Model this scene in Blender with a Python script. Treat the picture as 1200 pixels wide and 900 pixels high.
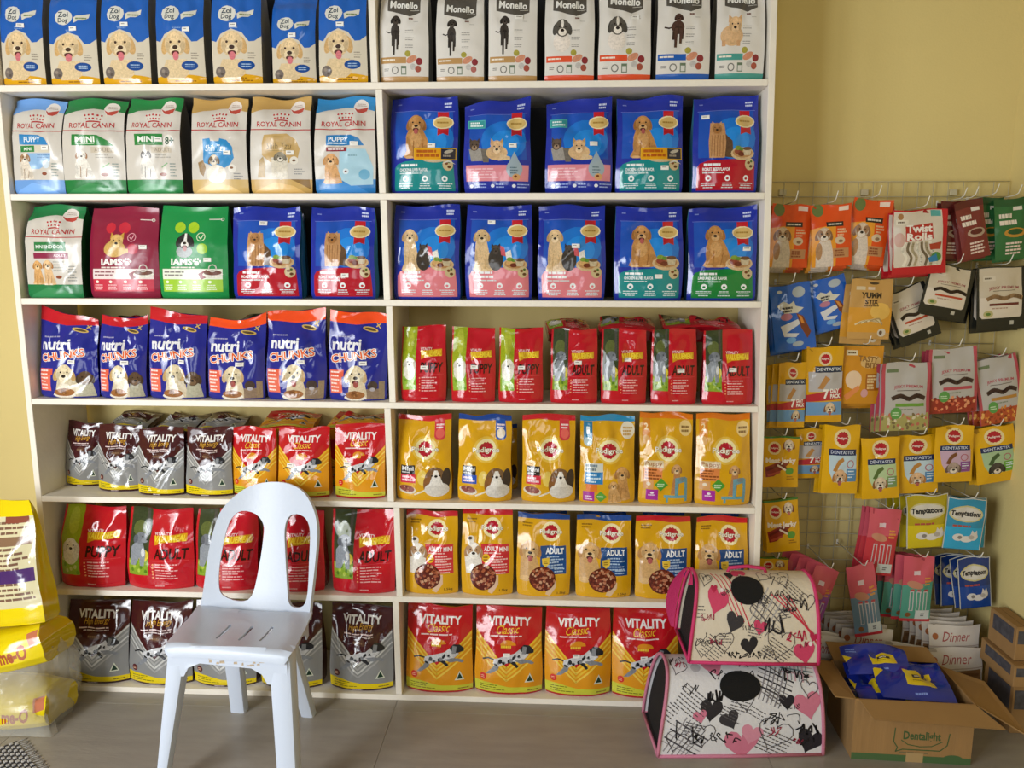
import bpy, math, random
import numpy as np
from mathutils import Vector, Matrix
from mathutils.geometry import tessellate_polygon

for _o in list(bpy.data.objects):
    bpy.data.objects.remove(_o, do_unlink=True)
SC = bpy.context.scene
COL = SC.collection

# ------------------------------------------------------------------ camera
CAM = np.array([1.7413, -2.455, 1.4928])
YAW, PITCH, ROLL, FPX = 0.0460, 0.1520, 0.0026, 900.75
_cy, _sy, _cp, _sp = math.cos(YAW), math.sin(YAW), math.cos(PITCH), math.sin(PITCH)
_f = np.array([-_sy*_cp, _cy*_cp, -_sp]); _r0 = np.array([_cy, _sy, 0.0]); _u0 = np.cross(_r0, _f)
_cr, _sr = math.cos(ROLL), math.sin(ROLL)
CR = _r0*_cr + _u0*_sr; CU = -_r0*_sr + _u0*_cr; CF = _f
_cd = bpy.data.cameras.new('camera'); _cd.sensor_width = 36; _cd.lens = 36*FPX/1200; _cd.clip_start = 0.05
CAMOBJ = bpy.data.objects.new('camera', _cd); COL.objects.link(CAMOBJ)
CAMOBJ.matrix_world = Matrix(((CR[0], CU[0], -CF[0], CAM[0]), (CR[1], CU[1], -CF[1], CAM[1]),
                              (CR[2], CU[2], -CF[2], CAM[2]), (0, 0, 0, 1)))
SC.camera = CAMOBJ

# ------------------------------------------------------------------ light and exposure
SC.view_settings.view_transform = 'Standard'
SC.view_settings.look = 'None'
SC.view_settings.gamma = 1.0
SC.view_settings.use_curve_mapping = False
SC.view_settings.exposure = 0.27
_w = bpy.data.worlds.new('daylight'); SC.world = _w; _w.use_nodes = True
_bg = _w.node_tree.nodes['Background']
_bg.inputs[0].default_value = (0.80, 0.90, 1.0, 1); _bg.inputs[1].default_value = 0.4

def area_light(name, loc, target, sx, sy, power, color):
    ld = bpy.data.lights.new(name, 'AREA'); ld.shape = 'RECTANGLE'; ld.size = sx; ld.size_y = sy
    ld.energy = power; ld.color = color
    o = bpy.data.objects.new(name, ld); COL.objects.link(o); o.location = loc
    o.rotation_euler = (Vector(target)-Vector(loc)).to_track_quat('-Z', 'Y').to_euler()
    return o
# daylight entering through the glazed shop front, on the photographer's left: three tall panes between mullions
for _k, _p in enumerate((19, 31, 38)):
    area_light('shopfront_daylight', (-0.70, -2.10-0.85*_k, 1.30), (1.5, 0.0, 1.0), 0.46, 2.1, _p, (0.93, 0.97, 1.0))
# two fill lights added behind the camera for highlights on the right-hand bags
for _x in (1.0, 2.1):
    area_light('rear_fill_light', (_x, -4.62, 1.95), (1.5, 0.0, 1.0), 0.55, 1.3, 6.5, (0.95, 0.98, 1.0))

# ------------------------------------------------------------------ pixel helpers
def ray(px, py):
    return CF + CR*((px-600)/FPX) + CU*((450-py)/FPX)
def atY(px, py, Y):
    d = ray(px, py); return CAM + d*((Y-CAM[1])/d[1])
def atZ(px, py, Z):
    d = ray(px, py); return CAM + d*((Z-CAM[2])/d[2])

# ------------------------------------------------------------------ materials
def lin(h):
    if isinstance(h, (tuple, list)): return tuple(h[:3])
    c = [(h >> 16 & 255)/255, (h >> 8 & 255)/255, (h & 255)/255]
    return tuple(x/12.92 if x <= 0.04045 else ((x+0.055)/1.055)**2.4 for x in c)
_mats = {}
def mat(name, color=None, rough=0.5, bump=0.0, bscale=40, spec=0.5, attr=False, vary=0.0, vscale=6, metal=0.0,
        coat=0.0, alpha=1.0, trans=0.0, stretch=None, ridge=0.0, rscale=9):
    """procedural principled material: optional print-colour attribute, noise variation and noise bump"""
    if name in _mats: return _mats[name]
    m = bpy.data.materials.new(name); m.use_nodes = True
    nt = m.node_tree; b = nt.nodes['Principled BSDF']
    b.inputs['Roughness'].default_value = rough
    b.inputs['Specular IOR Level'].default_value = spec
    b.inputs['Metallic'].default_value = metal
    b.inputs['Coat Weight'].default_value = coat
    b.inputs['Coat Roughness'].default_value = 0.12
    b.inputs['Alpha'].default_value = alpha
    b.inputs['Transmission Weight'].default_value = trans
    tc = nt.nodes.new('ShaderNodeTexCoord')
    src = tc.outputs['Object']
    if stretch:
        mp = nt.nodes.new('ShaderNodeMapping'); mp.inputs['Scale'].default_value = stretch
        nt.links.new(src, mp.inputs[0]); src = mp.outputs[0]
    colsock = None
    if attr:
        a = nt.nodes.new('ShaderNodeAttribute'); a.attribute_name = 'Col'; colsock = a.outputs['Color']
    if vary:
        n = nt.nodes.new('ShaderNodeTexNoise'); n.inputs['Scale'].default_value = vscale; n.inputs['Detail'].default_value = 5
        nt.links.new(src, n.inputs['Vector'])
        mr = nt.nodes.new('ShaderNodeMapRange'); mr.inputs[1].default_value = 0.3; mr.inputs[2].default_value = 0.7
        mr.inputs[3].default_value = 1-vary; mr.inputs[4].default_value = 1+vary
        nt.links.new(n.outputs['Fac'], mr.inputs[0])
        mx = nt.nodes.new('ShaderNodeMix'); mx.data_type = 'RGBA'; mx.blend_type = 'MULTIPLY'; mx.inputs[0].default_value = 1
        if colsock: nt.links.new(colsock, mx.inputs[6])
        else: mx.inputs[6].default_value = (*lin(color), 1)
        nt.links.new(mr.outputs[0], mx.inputs[7]); colsock = mx.outputs[2]
    if colsock: nt.links.new(colsock, b.inputs['Base Color'])
    else: b.inputs['Base Color'].default_value = (*lin(color), 1)
    if bump:
        n = nt.nodes.new('ShaderNodeTexNoise'); n.inputs['Scale'].default_value = bscale; n.inputs['Detail'].default_value = 3
        nt.links.new(src, n.inputs['Vector'])
        bp = nt.nodes.new('ShaderNodeBump'); bp.inputs['Strength'].default_value = bump; bp.inputs['Distance'].default_value = 0.02
        nt.links.new(n.outputs['Fac'], bp.inputs['Height']); nt.links.new(bp.outputs[0], b.inputs['Normal'])
    if ridge:      # sharp creases of crumpled film, added to the soft bump
        n2 = nt.nodes.new('ShaderNodeTexNoise'); n2.noise_type = 'RIDGED_MULTIFRACTAL'; n2.inputs['Scale'].default_value = rscale; n2.inputs['Detail'].default_value = 2.5
        n2.inputs['Distortion'].default_value = 0.4
        oi = nt.nodes.new('ShaderNodeObjectInfo'); ad = nt.nodes.new('ShaderNodeVectorMath'); ad.operation = 'ADD'
        nt.links.new(tc.outputs['Object'], ad.inputs[0]); nt.links.new(oi.outputs['Location'], ad.inputs[1])
        mp2 = nt.nodes.new('ShaderNodeMapping'); mp2.inputs['Scale'].default_value = (1.0, 1.0, 0.55); mp2.inputs['Rotation'].default_value = (0, 0.5, 0)
        nt.links.new(ad.outputs[0], mp2.inputs[0]); nt.links.new(mp2.outputs[0], n2.inputs['Vector'])
        b2 = nt.nodes.new('ShaderNodeBump'); b2.inputs['Strength'].default_value = ridge; b2.inputs['Distance'].default_value = 0.01
        nt.links.new(n2.outputs['Fac'], b2.inputs['Height'])
        if bump: nt.links.new(bp.outputs[0], b2.inputs['Normal'])
        nt.links.new(b2.outputs[0], b.inputs['Normal'])
    _mats[name] = m
    return m
def M(name): return _mats[name]
mat('film_gloss', attr=True, rough=0.10, bump=0.10, bscale=14, spec=0.6, ridge=0.35)
mat('film_satin', attr=True, rough=0.22, bump=0.10, bscale=14, spec=0.5, ridge=0.25)
for _n, _r, _b in (('film_gloss', .10, .35), ('film_satin', .22, .25)): mat(_n+'_picture', attr=True, rough=_r, bump=.10, bscale=14, spec=.5, vary=.15, vscale=170, ridge=_b)
mat('paper_print', attr=True, rough=0.6, spec=0.3)
mat('shelf_paint', 0xf0e8da, rough=0.45, bump=0.08, bscale=60, vary=0.05, vscale=9)
mat('wall_paint', 0xe3cf8c, rough=0.75, bump=0.05, bscale=120, vary=0.035, vscale=1.6)
mat('ceiling_paint', 0x8f8a80, rough=0.9)
mat('tile', 0x9c9489, rough=0.34, bump=0.05, bscale=30, vary=0.09, vscale=5, spec=0.4, stretch=(1, 5, 1))
mat('grout', 0x8a8073, rough=0.8)
mat('chair_plastic', 0xcdd6e6, rough=0.33, bump=0.03, bscale=90, spec=0.45)
mat('card', 0xa27c4c, rough=0.8, bump=0.10, bscale=1.0, stretch=(60, 60, 4), vary=0.08, vscale=0.3)
mat('card_inner', 0x9c7746, rough=0.85, vary=0.06, vscale=8)
mat('gap_black', 0x1b1a1d, rough=0.7, vary=.1)
mat('wire', 0xcfc6a8, rough=0.4, spec=0.5)
mat('hook_white', 0xe9e5d8, rough=0.35)
mat('mesh_black', 0x0c0b0c, rough=0.85, bump=0.6, bscale=700)
mat('mesh_dark', 0x1c181a, rough=0.8, bump=0.6, bscale=700)

# ------------------------------------------------------------------ object helpers
def link(o, parent=None):
    COL.objects.link(o)
    if parent is not None: o.parent = parent
    return o
def tag(o, label=None, cat=None, group=None, kind=None):
    if label: o['label'] = label
    if cat: o['category'] = cat
    if group: o['group'] = group
    if kind: o['kind'] = kind
    return o
def empty(name, loc, rz=0.0, label=None, cat=None, group=None, rot=None):
    o = bpy.data.objects.new(name, None); COL.objects.link(o); o.empty_display_size = 0.02
    o.location = Vector([float(c) for c in loc])
    o.rotation_euler = rot if rot else (0, 0, rz)
    return tag(o, label, cat, group)
def copy_tree(o, parent=None):
    c = o.copy(); COL.objects.link(c)
    if parent is not None: c.parent = parent
    for ch in o.children: copy_tree(ch, c)
    return c
def raw_mesh(name, V, F, smooth=True):
    me = bpy.data.meshes.new(name); me.from_pydata([tuple(map(float, v)) for v in V], [], [tuple(f) for f in F])
    if smooth: me.shade_smooth()
    return me
def mobj(name, V, F, material, parent=None, smooth=False):
    me = raw_mesh(name, V, F, smooth); me.materials.append(M(material) if isinstance(material, str) else material)
    return link(bpy.data.objects.new(name, me), parent)
def setcol(me, per_face):
    """corner colour attribute from one linear colour per face"""
    nl = len(me.loops); a = me.color_attributes.new('Col', 'FLOAT_COLOR', 'CORNER')
    tot = np.zeros(len(me.polygons), dtype=np.int32); me.polygons.foreach_get('loop_total', tot)
    c = np.ones((nl, 4), dtype=np.float32); c[:, :3] = np.repeat(np.asarray(per_face, dtype=np.float32), tot, axis=0)
    a.data.foreach_set('color', c.ravel())
def box_vf(x0, x1, y0, y1, z0, z1, c=0.0):
    """box with chamfered edges (c) as verts and faces"""
    if c <= 0:
        V = [(x, y, z) for z in (z0, z1) for y in (y0, y1) for x in (x0, x1)]
        return V, [(0, 2, 3, 1), (4, 5, 7, 6), (0, 1, 5, 4), (2, 6, 7, 3), (0, 4, 6, 2), (1, 3, 7, 5)]
    V = []; F = []
    X, Y, Z = (x0, x1), (y0, y1), (z0, z1)
    idx = {}
    for i in (0, 1):
        for j in (0, 1):
            for k in (0, 1):
                sx, sy, sz = (c if i == 0 else -c), (c if j == 0 else -c), (c if k == 0 else -c)
                for a, p in enumerate(((X[i], Y[j]+sy, Z[k]+sz), (X[i]+sx, Y[j], Z[k]+sz), (X[i]+sx, Y[j]+sy, Z[k]))):
                    idx[i, j, k, a] = len(V); V.append(p)
    for i in (0, 1): F.append([idx[i, j, k, 0] for j, k in ((0, 0), (0, 1), (1, 1), (1, 0))][::(1 if i == 0 else -1)])
    for j in (0, 1): F.append([idx[i, j, k, 1] for i, k in ((0, 0), (1, 0), (1, 1), (0, 1))][::(1 if j == 0 else -1)])
    for k in (0, 1): F.append([idx[i, j, k, 2] for i, j in ((0, 0), (0, 1), (1, 1), (1, 0))][::(1 if k == 0 else -1)])
    for j in (0, 1):
        for k in (0, 1): F.append([idx[0, j, k, 1], idx[1, j, k, 1], idx[1, j, k, 2], idx[0, j, k, 2]][::(1 if (j+k) % 2 else -1)])
        for i in (0, 1): F.append([idx[i, j, 0, 0], idx[i, j, 1, 0], idx[i, j, 1, 1], idx[i, j, 0, 1]][::(1 if (i+j) % 2 else -1)])
    for k in (0, 1):
        for i in (0, 1): F.append([idx[i, 0, k, 0], idx[i, 1, k, 0], idx[i, 1, k, 2], idx[i, 0, k, 2]][::(1 if (i+k) % 2 == 0 else -1)])
    for i in (0, 1):
        for j in (0, 1):
            for k in (0, 1): F.append([idx[i, j, k, a] for a in range(3)][::(1 if (i+j+k) % 2 else -1)])
    return V, F
def box(name, x0, x1, y0, y1, z0, z1, material, parent=None, c=0.0015):
    V, F = box_vf(x0, x1, y0, y1, z0, z1, c)
    return mobj(name, V, F, material, parent)
def tube_vf(pts, r, n=6, closed=False):
    """tube along a polyline; r a number or one radius for each point"""
    P = [Vector(p) for p in pts]; V = []; F = []; k = len(P)
    rr = r if isinstance(r, (list, tuple)) else [r]*k
    up = None
    for i, p in enumerate(P):
        t = (P[(i+1) % k]-P[i-1]) if closed else (P[min(i+1, k-1)]-P[max(i-1, 0)])
        t.normalize()
        if up is None: up = t.orthogonal()
        up = (up - t*up.dot(t)); up = up.normalized() if up.length > 1e-6 else t.orthogonal()
        b = t.cross(up)
        for j in range(n):
            a = 2*math.pi*j/n; V.append(p + (up*math.cos(a)+b*math.sin(a))*rr[i])
    for i in range(k if closed else k-1):
        for j in range(n):
            a, b2 = i*n+j, i*n+(j+1) % n; c, d = ((i+1) % k)*n+j, ((i+1) % k)*n+(j+1) % n
            F.append((a, b2, d, c))
    if not closed:
        F.append(tuple(range(n))[::-1]); F.append(tuple(range((k-1)*n, k*n)))
    return V, F
def tube(name, pts, r, material, parent=None, n=6, closed=False):
    V, F = tube_vf(pts, r, n, closed); return mobj(name, V, F, material, parent, True)

# ------------------------------------------------------------------ flat print: shapes drawn in 2D, cut to the bag's grid and laid on its surface
NU, NV = 20, 28
_tcache = {}
def text_tris(s, bold=0.0, shear=0.0):
    k = (s, bold, shear)
    if k in _tcache: return _tcache[k]
    cu = bpy.data.curves.new('t', 'FONT'); cu.body = s; cu.resolution_u = 2; cu.offset = bold; cu.shear = shear; cu.fill_mode = 'FRONT'
    ob = bpy.data.objects.new('t', cu); me = ob.to_mesh(); me.calc_loop_triangles()
    V = np.zeros(len(me.vertices)*3); me.vertices.foreach_get('co', V); V = V.reshape(-1, 3)[:, :2]
    T = np.zeros(len(me.loop_triangles)*3, dtype=np.int32); me.loop_triangles.foreach_get('vertices', T)
    ob.to_mesh_clear(); bpy.data.objects.remove(ob); bpy.data.curves.remove(cu)
    lo, hi = V.min(0), V.max(0)
    V = (V-lo)/np.maximum(hi-lo, 1e-6)
    r = V[T.reshape(-1, 3)], float((hi-lo)[0]/(hi-lo)[1])
    _tcache[k] = r
    return r

def _slices(poly, f):
    """cut a convex polygon at every integer of the linear function f(u, v)"""
    out = []; cur = poly
    while True:
        vals = [f(p) for p in cur]; lo, hi = min(vals), max(vals)
        c = math.floor(lo+1e-7)+1
        if hi <= c+1e-7: out.append(cur); return out
        a = []; b = []; n = len(cur)
        for i in range(n):
            p, q = cur[i], cur[(i+1) % n]; fp, fq = vals[i]-c, vals[(i+1) % n]-c
            (a if fp <= 0 else b).append(p)
            if fp == 0: b.append(p)
            if (fp < 0 < fq) or (fq < 0 < fp):
                t = fp/(fp-fq); m = (p[0]+(q[0]-p[0])*t, p[1]+(q[1]-p[1])*t); a.append(m); b.append(m)
        if len(a) >= 3: out.append(a)
        if len(b) < 3: return out
        cur = b

def open_smooth(pts, n=4):
    P2 = [pts[0]]+pts+[pts[-1]]; out = []
    for i in range(1, len(P2)-2):
        p0, p1, p2, p3 = (np.array(P2[i+j], dtype=float) for j in (-1, 0, 1, 2))
        for s in range(n):
            t = s/n; out.append(tuple(.5*((2*p1)+(-p0+p2)*t+(2*p0-5*p1+4*p2-p3)*t*t+(-p0+3*p1-3*p2+p3)*t**3)))
    out.append(tuple(pts[-1])); return out
class Design:
    """print of one packet. ref = packet front (x0, ytop, x1, ybottom) in drawing units"""
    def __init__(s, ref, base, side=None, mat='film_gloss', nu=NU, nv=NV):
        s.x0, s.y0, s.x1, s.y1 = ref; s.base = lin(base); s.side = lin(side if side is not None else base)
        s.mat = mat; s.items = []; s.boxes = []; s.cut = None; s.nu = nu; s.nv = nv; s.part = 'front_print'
    def _add(s, tris, color):
        tris = np.asarray(tris, dtype=float)
        U = (tris[..., 0]-s.x0)/(s.x1-s.x0); Vv = (s.y1-tris[..., 1])/(s.y1-s.y0)
        t = np.stack([U, Vv], -1)
        b = (t[..., 0].min(), t[..., 1].min(), t[..., 0].max(), t[..., 1].max())
        lay = 1
        for (q, l) in s.boxes:
            if q[0] < b[2] and b[0] < q[2] and q[1] < b[3] and b[1] < q[3]: lay = max(lay, l+1)
        s.boxes.append((b, lay)); s.items.append((t, lin(color), lay, s.part)); s.cut = None
        return s
    def poly(s, pts, color):
        P = [Vector((p[0], p[1], 0)) for p in pts]
        T = tessellate_polygon([P]); return s._add([[pts[i] for i in t] for t in T], color)
    def rect(s, x0, y0, x1, y1, color): return s.poly([(x0, y0), (x1, y0), (x1, y1), (x0, y1)], color)
    def ell(s, cx, cy, rx, ry=None, color=0, rot=0, n=None):
        ry = rx if ry is None else ry; n = n or 18; c, q = math.cos(math.radians(rot)), math.sin(math.radians(rot))
        pts = []
        for i in range(n):
            a = 2*math.pi*i/n; x, y = rx*math.cos(a), ry*math.sin(a); pts.append((cx+x*c-y*q, cy+x*q+y*c))
        return s._add([[pts[0], pts[i], pts[i+1]] for i in range(1, n-1)], color)
    def text(s, t, x0, y0, x1, y1, color, bold=0.0, shear=0.0, rot=0.0, arc=0.0):
        T, asp = text_tris(t, bold, shear); X = x0+T[..., 0]*(x1-x0); Y = y1-T[..., 1]*(y1-y0)
        if arc: Y = Y + arc*((T[..., 0]*2-1)**2)
        if rot:
            cx, cy = (x0+x1)/2, (y0+y1)/2; a = math.radians(rot); dx, dy = X-cx, Y-cy
            X = cx+dx*math.cos(a)+dy*math.sin(a); Y = cy-dx*math.sin(a)+dy*math.cos(a)
        return s._add(np.stack([X, Y], -1), color)
    def line(s, pts, wd, color):
        T = []
        for (a, b) in zip(pts[:-1], pts[1:]):
            dx, dy = b[0]-a[0], b[1]-a[1]; L = math.hypot(dx, dy) or 1; nx, ny = -dy/L*wd/2, dx/L*wd/2; ex, ey = dx/L*wd*.25, dy/L*wd*.25
            p = [(a[0]+nx-ex, a[1]+ny-ey), (b[0]+nx+ex, b[1]+ny+ey), (b[0]-nx+ex, b[1]-ny+ey), (a[0]-nx-ex, a[1]-ny-ey)]
            T += [[p[0], p[1], p[2]], [p[0], p[2], p[3]]]
        return s._add(T, color)
    def bars(s, x, y, w, n, dy, color, th=None, seed=1, al=0.0):
        """rows of unreadable small print, as word-long dashes"""
        rnd = random.Random(seed); T = []; th = th or dy*0.42
        for k in range(n):
            ln = w*rnd.uniform(0.62, 1.0); xx = x+(w-ln)*al; e = xx+ln
            while xx < e-0.02*w:
                q = min(e, xx+w*rnd.uniform(.10, .26)); yy = y+k*dy
                T += [[(xx, yy), (q, yy), (q, yy+th)], [(xx, yy), (q, yy+th), (xx, yy+th)]]; xx = q+w*.025
        return s._add(T, color)
    def ring(s, cx, cy, r, wd, color, n=20):
        pts = [(cx+r*math.cos(2*math.pi*i/n), cy+r*math.sin(2*math.pi*i/n)) for i in range(n+1)]; return s.line(pts, wd, color)
    def p(s, part): s.part = part; return s
    def build(s, w=.2, h=.3):
        """-> {(part, cluster): (uv, layer, loop_total, colour per face)} cut to the surface grid; far-apart emblems of one part become clusters"""
        if s.cut is not None: return s.cut
        nu, nv = s.nu, s.nv; acc = {}
        n = len(s.items); root = list(range(n))
        def find(i):
            while root[i] != i: i = root[i]
            return i
        bb = [q for (q, l) in s.boxes]
        for i in range(n):
            for j in range(i):
                if s.items[i][3] != s.items[j][3]: continue
                gx = max(0, max(bb[i][0], bb[j][0])-min(bb[i][2], bb[j][2]))*w; gy = max(0, max(bb[i][1], bb[j][1])-min(bb[i][3], bb[j][3]))*h
                if math.hypot(gx, gy) < 0.012: root[find(i)] = find(j)
        ids = {}; num = {}
        def cluster(i):
            r = find(i); p = s.items[i][3]
            if r not in ids: ids[r] = num.get(p, 0); num[p] = ids[r]+1
            return (p, ids[r])
        fu = lambda q: q[0]; fv = lambda q: q[1]; fd = lambda q: q[0]-q[1]
        for ii, (T, c, lay, part) in enumerate(s.items):
            A = acc.setdefault(cluster(ii), ([], [], [], []))
            T2 = T.copy(); T2[..., 0] = np.clip(T2[..., 0], 0, 1)*nu; T2[..., 1] = np.clip(T2[..., 1], 0, 1)*nv
            for tri in T2:
                ar = (tri[1][0]-tri[0][0])*(tri[2][1]-tri[0][1])-(tri[2][0]-tri[0][0])*(tri[1][1]-tri[0][1])
                if abs(ar) < 1e-6: continue
                pl = [tuple(q) for q in (tri if ar > 0 else tri[::-1])]
                for p1 in _slices(pl, fu):
                    for p2 in _slices(p1, fv):
                        for p3 in _slices(p2, fd):
                            A[0].extend(p3); A[1].extend([lay]*len(p3)); A[2].append(len(p3)); A[3].append(c)
        s.cut = {k: (np.array(a[0]), np.array(a[1], dtype=float), np.array(a[2], dtype=np.int32), np.array(a[3], dtype=np.float32)) for k, a in acc.items() if a[2]}
        # polygon centroid, to choose the grid triangle safely
        return s.cut

LAYER = 0.00009
def lay_print(name, cutpart, P, N, material, parent, lift=0.00012):
    """mesh object for cut print laid on surface grid P with normals N"""
    uv, lay, tot, fc = cutpart
    nv, nu = P.shape[0]-1, P.shape[1]-1
    starts = np.concatenate([[0], np.cumsum(tot)[:-1]]).astype(np.int32)
    fid = np.repeat(np.arange(len(tot)), tot)
    cu = np.add.reduceat(uv[:, 0], starts)/tot; cv = np.add.reduceat(uv[:, 1], starts)/tot
    i = np.clip(np.floor(cu).astype(int), 0, nu-1)[fid]; j = np.clip(np.floor(cv).astype(int), 0, nv-1)[fid]
    upper = ((cv-np.floor(cv)) > (cu-np.floor(cu)))[fid]
    a = (uv[:, 0]-i)[:, None]; b = (uv[:, 1]-j)[:, None]
    def ev(G):
        g00, g10, g01, g11 = G[j, i], G[j, i+1], G[j+1, i], G[j+1, i+1]
        lo = g00+(g10-g00)*a+(g11-g10)*b; up = g00+(g01-g00)*b+(g11-g01)*a
        return np.where(upper[:, None], up, lo)
    n = ev(N); n /= np.maximum(np.linalg.norm(n, axis=1, keepdims=True), 1e-9)
    co = ev(P)+n*(lift+LAYER*lay)[:, None]
    me = bpy.data.meshes.new(name); nvx = len(co)
    me.vertices.add(nvx); me.vertices.foreach_set('co', co.astype(np.float32).ravel())
    me.loops.add(nvx); me.loops.foreach_set('vertex_index', np.arange(nvx, dtype=np.int32))
    me.polygons.add(len(tot)); me.polygons.foreach_set('loop_start', starts); me.polygons.foreach_set('loop_total', tot)
    me.update(calc_edges=True); me.shade_smooth()
    me.normals_split_custom_set_from_vertices(n.astype(np.float32).tolist())
    setcol(me, fc); me.materials.append(M(material))
    return link(bpy.data.objects.new(name, me), parent)

def grid_normals(P):
    du = np.gradient(P, axis=1); dv = np.gradient(P, axis=0); n = np.cross(du, dv)
    return n/np.maximum(np.linalg.norm(n, axis=2, keepdims=True), 1e-9)

# ------------------------------------------------------------------ packets
STY = {
 # t knots, depth factor, edge depth fraction, width factor
 'pillow': ([0, .03, .25, .6, .88, .945, 1], [.84, .95, 1, .74, .2, .03, .025], [.45, .5, .5, .45, .4, 1, 1], [.95, .99, 1, .985, .975, .97, .97]),
 'box':    ([0, .03, .25, .6, .84, .93, 1], [.86, .97, 1, .95, .62, .16, .05], [.80, .82, .84, .84, .8, .9, 1], [.98, 1, 1, .99, .985, .98, .98]),
 'pouch':  ([0, .05, .25, .6, .85, .94, 1], [.72, .95, 1, .85, .38, .08, .03], [.5, .55, .6, .6, .5, .9, 1], [.98, 1, 1, .995, .99, .985, .985]),
 'flat':   ([0, .05, .25, .6, .80, .90, 1], [.06, .35, 1, .95, .45, .08, .05], [.2, .15, .12, .12, .15, .8, 1], [1, 1, .985, .985, .99, 1, 1]),
 'sack':   ([0, .05, .25, .6, .80, .93, 1], [.62, .86, 1, 1, .92, .72, .45], [.6, .66, .7, .7, .66, .6, .6], [.93, .97, 1, 1, .98, .95, .90]),
 'card':   ([0, .05, .25, .6, .80, .90, 1], [1, 1, 1, 1, 1, 1, 1], [.9]*7, [1]*7),
}
def surface(w, h, d, style, seed, wr=1.0, lean=0.03, skew=0.0, slant=0.0, sag=0.0, wave=1.0, nu=NU, nv=NV, pinch=0.0):
    rnd = random.Random(seed)
    tk, fk, ek, ak = STY[style]
    t = np.linspace(0, 1, nv+1)[:, None]; s = np.linspace(-1, 1, nu+1)[None, :]
    # crowd rows a little towards the top seal
    t = np.where(t > 0, t, 0)
    f = np.interp(t, tk, fk); e = np.interp(t, tk, ek); a = np.interp(t, tk, ak)*w/2
    ph = rnd.uniform(0, 6.28)
    a = a*(1+0.012*wr*np.sin(t*rnd.uniform(5, 9)+ph)-pinch*np.exp(-((t-.62)/.16)**2))
    b = d/2*f; g = e+(1-e)*(1-np.abs(s)**2.6)
    yc = d/2+lean*h*t
    x = a*s; z = np.broadcast_to(h*t, (nv+1, nu+1)).copy(); y = yc-b*g
    disp = np.zeros_like(y)
    U = (s+1)/2
    K = int(round(7*wr))
    for k in range(K):
        cu, cv = rnd.uniform(.05, .95), rnd.choice([rnd.uniform(.05, .5), rnd.uniform(.55, .95), rnd.uniform(.6, .95)])
        an = rnd.choice([rnd.uniform(50, 85), -rnd.uniform(50, 85), rnd.uniform(-20, 20), rnd.uniform(20, 50), -rnd.uniform(20, 50)])
        an = math.radians(an); dx = (U-cu)*w; dz = (t-cv)*h
        al = dx*math.cos(an)+dz*math.sin(an); ac = -dx*math.sin(an)+dz*math.cos(an)
        wd = rnd.uniform(.035, .07)*w+0.004; ln = rnd.uniform(.12, .3)*h
        disp += rnd.choice([-1, -1, 1])*rnd.uniform(.5, 1.0)*0.0030*wr*(w/.2)**.5*np.exp(-(ac/wd)**2-(al/ln)**2)
    for k in range(int(round(5*wr))):      # straight sharp folds, most of them running down from the seal
        cu, cv = rnd.uniform(.1, .9), rnd.uniform(.45, .9)
        an = math.radians(rnd.choice([rnd.uniform(62, 88), -rnd.uniform(62, 88), rnd.uniform(30, 60), -rnd.uniform(30, 60)])); dx = (U-cu)*w; dz = (t-cv)*h
        al = dx*math.cos(an)+dz*math.sin(an); ac = -dx*math.sin(an)+dz*math.cos(an); wl, wrr = rnd.uniform(.05, .10)*w, rnd.uniform(.10, .22)*w; ln = rnd.uniform(.14, .30)*h
        prof = np.where(ac < 0, np.clip(1+ac/wl, 0, 1), np.clip(1-ac/wrr, 0, 1))
        disp += rnd.choice([-1, 1])*rnd.uniform(.5, 1.0)*0.0050*wr*(w/.2)**.5*prof*np.exp(-(al/ln)**2)
    tp = np.clip((t-.55)/.4, 0, 1); disp += 0.0022*wr*np.sin(s*rnd.uniform(6, 11)+rnd.uniform(0, 6.28))*tp*(1-tp)*4
    disp *= np.minimum(1, 1.3*f+0.15)
    y = y-disp*(0.35+0.65*(1-np.abs(s)**4))
    # wavy seal
    tt = np.clip((t-.72)/.28, 0, 1)**1.5
    y = y+wave*tt*0.010*(w/.2)*np.sin(s*rnd.uniform(1.5, 3.2)+rnd.uniform(0, 6.28))
    z = z+tt*(slant*s*w/2-sag*h*(1-s**2)*0.5)+wave*tt*0.004*(h/.3)*np.sin(s*rnd.uniform(2, 5)+rnd.uniform(0, 6.28))
    x = x+skew*w*t**2
    P = np.stack([x, y, z], -1)
    # back: mirrored, 5 columns
    sb = np.linspace(1, -1, 5)[None, :]; gb = e+(1-e)*(1-np.abs(sb)**2.6)
    ttb = np.broadcast_to(tt, (nv+1, 5)); 
    yb = yc+b*gb; xb = a*sb+skew*w*t**2
    zi = np.stack([np.interp(sb[0], s[0], z[j]) for j in range(nv+1)])
    yf = np.stack([np.interp(sb[0], s[0], y[j]) for j in range(nv+1)])
    wv = np.stack([np.interp(sb[0], s[0], (y-(yc-b*g))[j]) for j in range(nv+1)])
    yb = np.maximum(yb+wv*ttb, yf+0.0012)
    B = np.stack([xb, yb, zi], -1)
    mid = (P[:, -1]+B[:, 0])/2; gus = (0.10 if style in ('box', 'pouch') else 0.05)*d*np.minimum(1, f[:, 0]+.1)
    Gr = mid.copy(); Gr[:, 0] -= gus*0.8; mid2 = (P[:, 0]+B[:, -1])/2; Gl = mid2.copy(); Gl[:, 0] += gus*0.8
    return P, Gr, B, Gl
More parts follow.
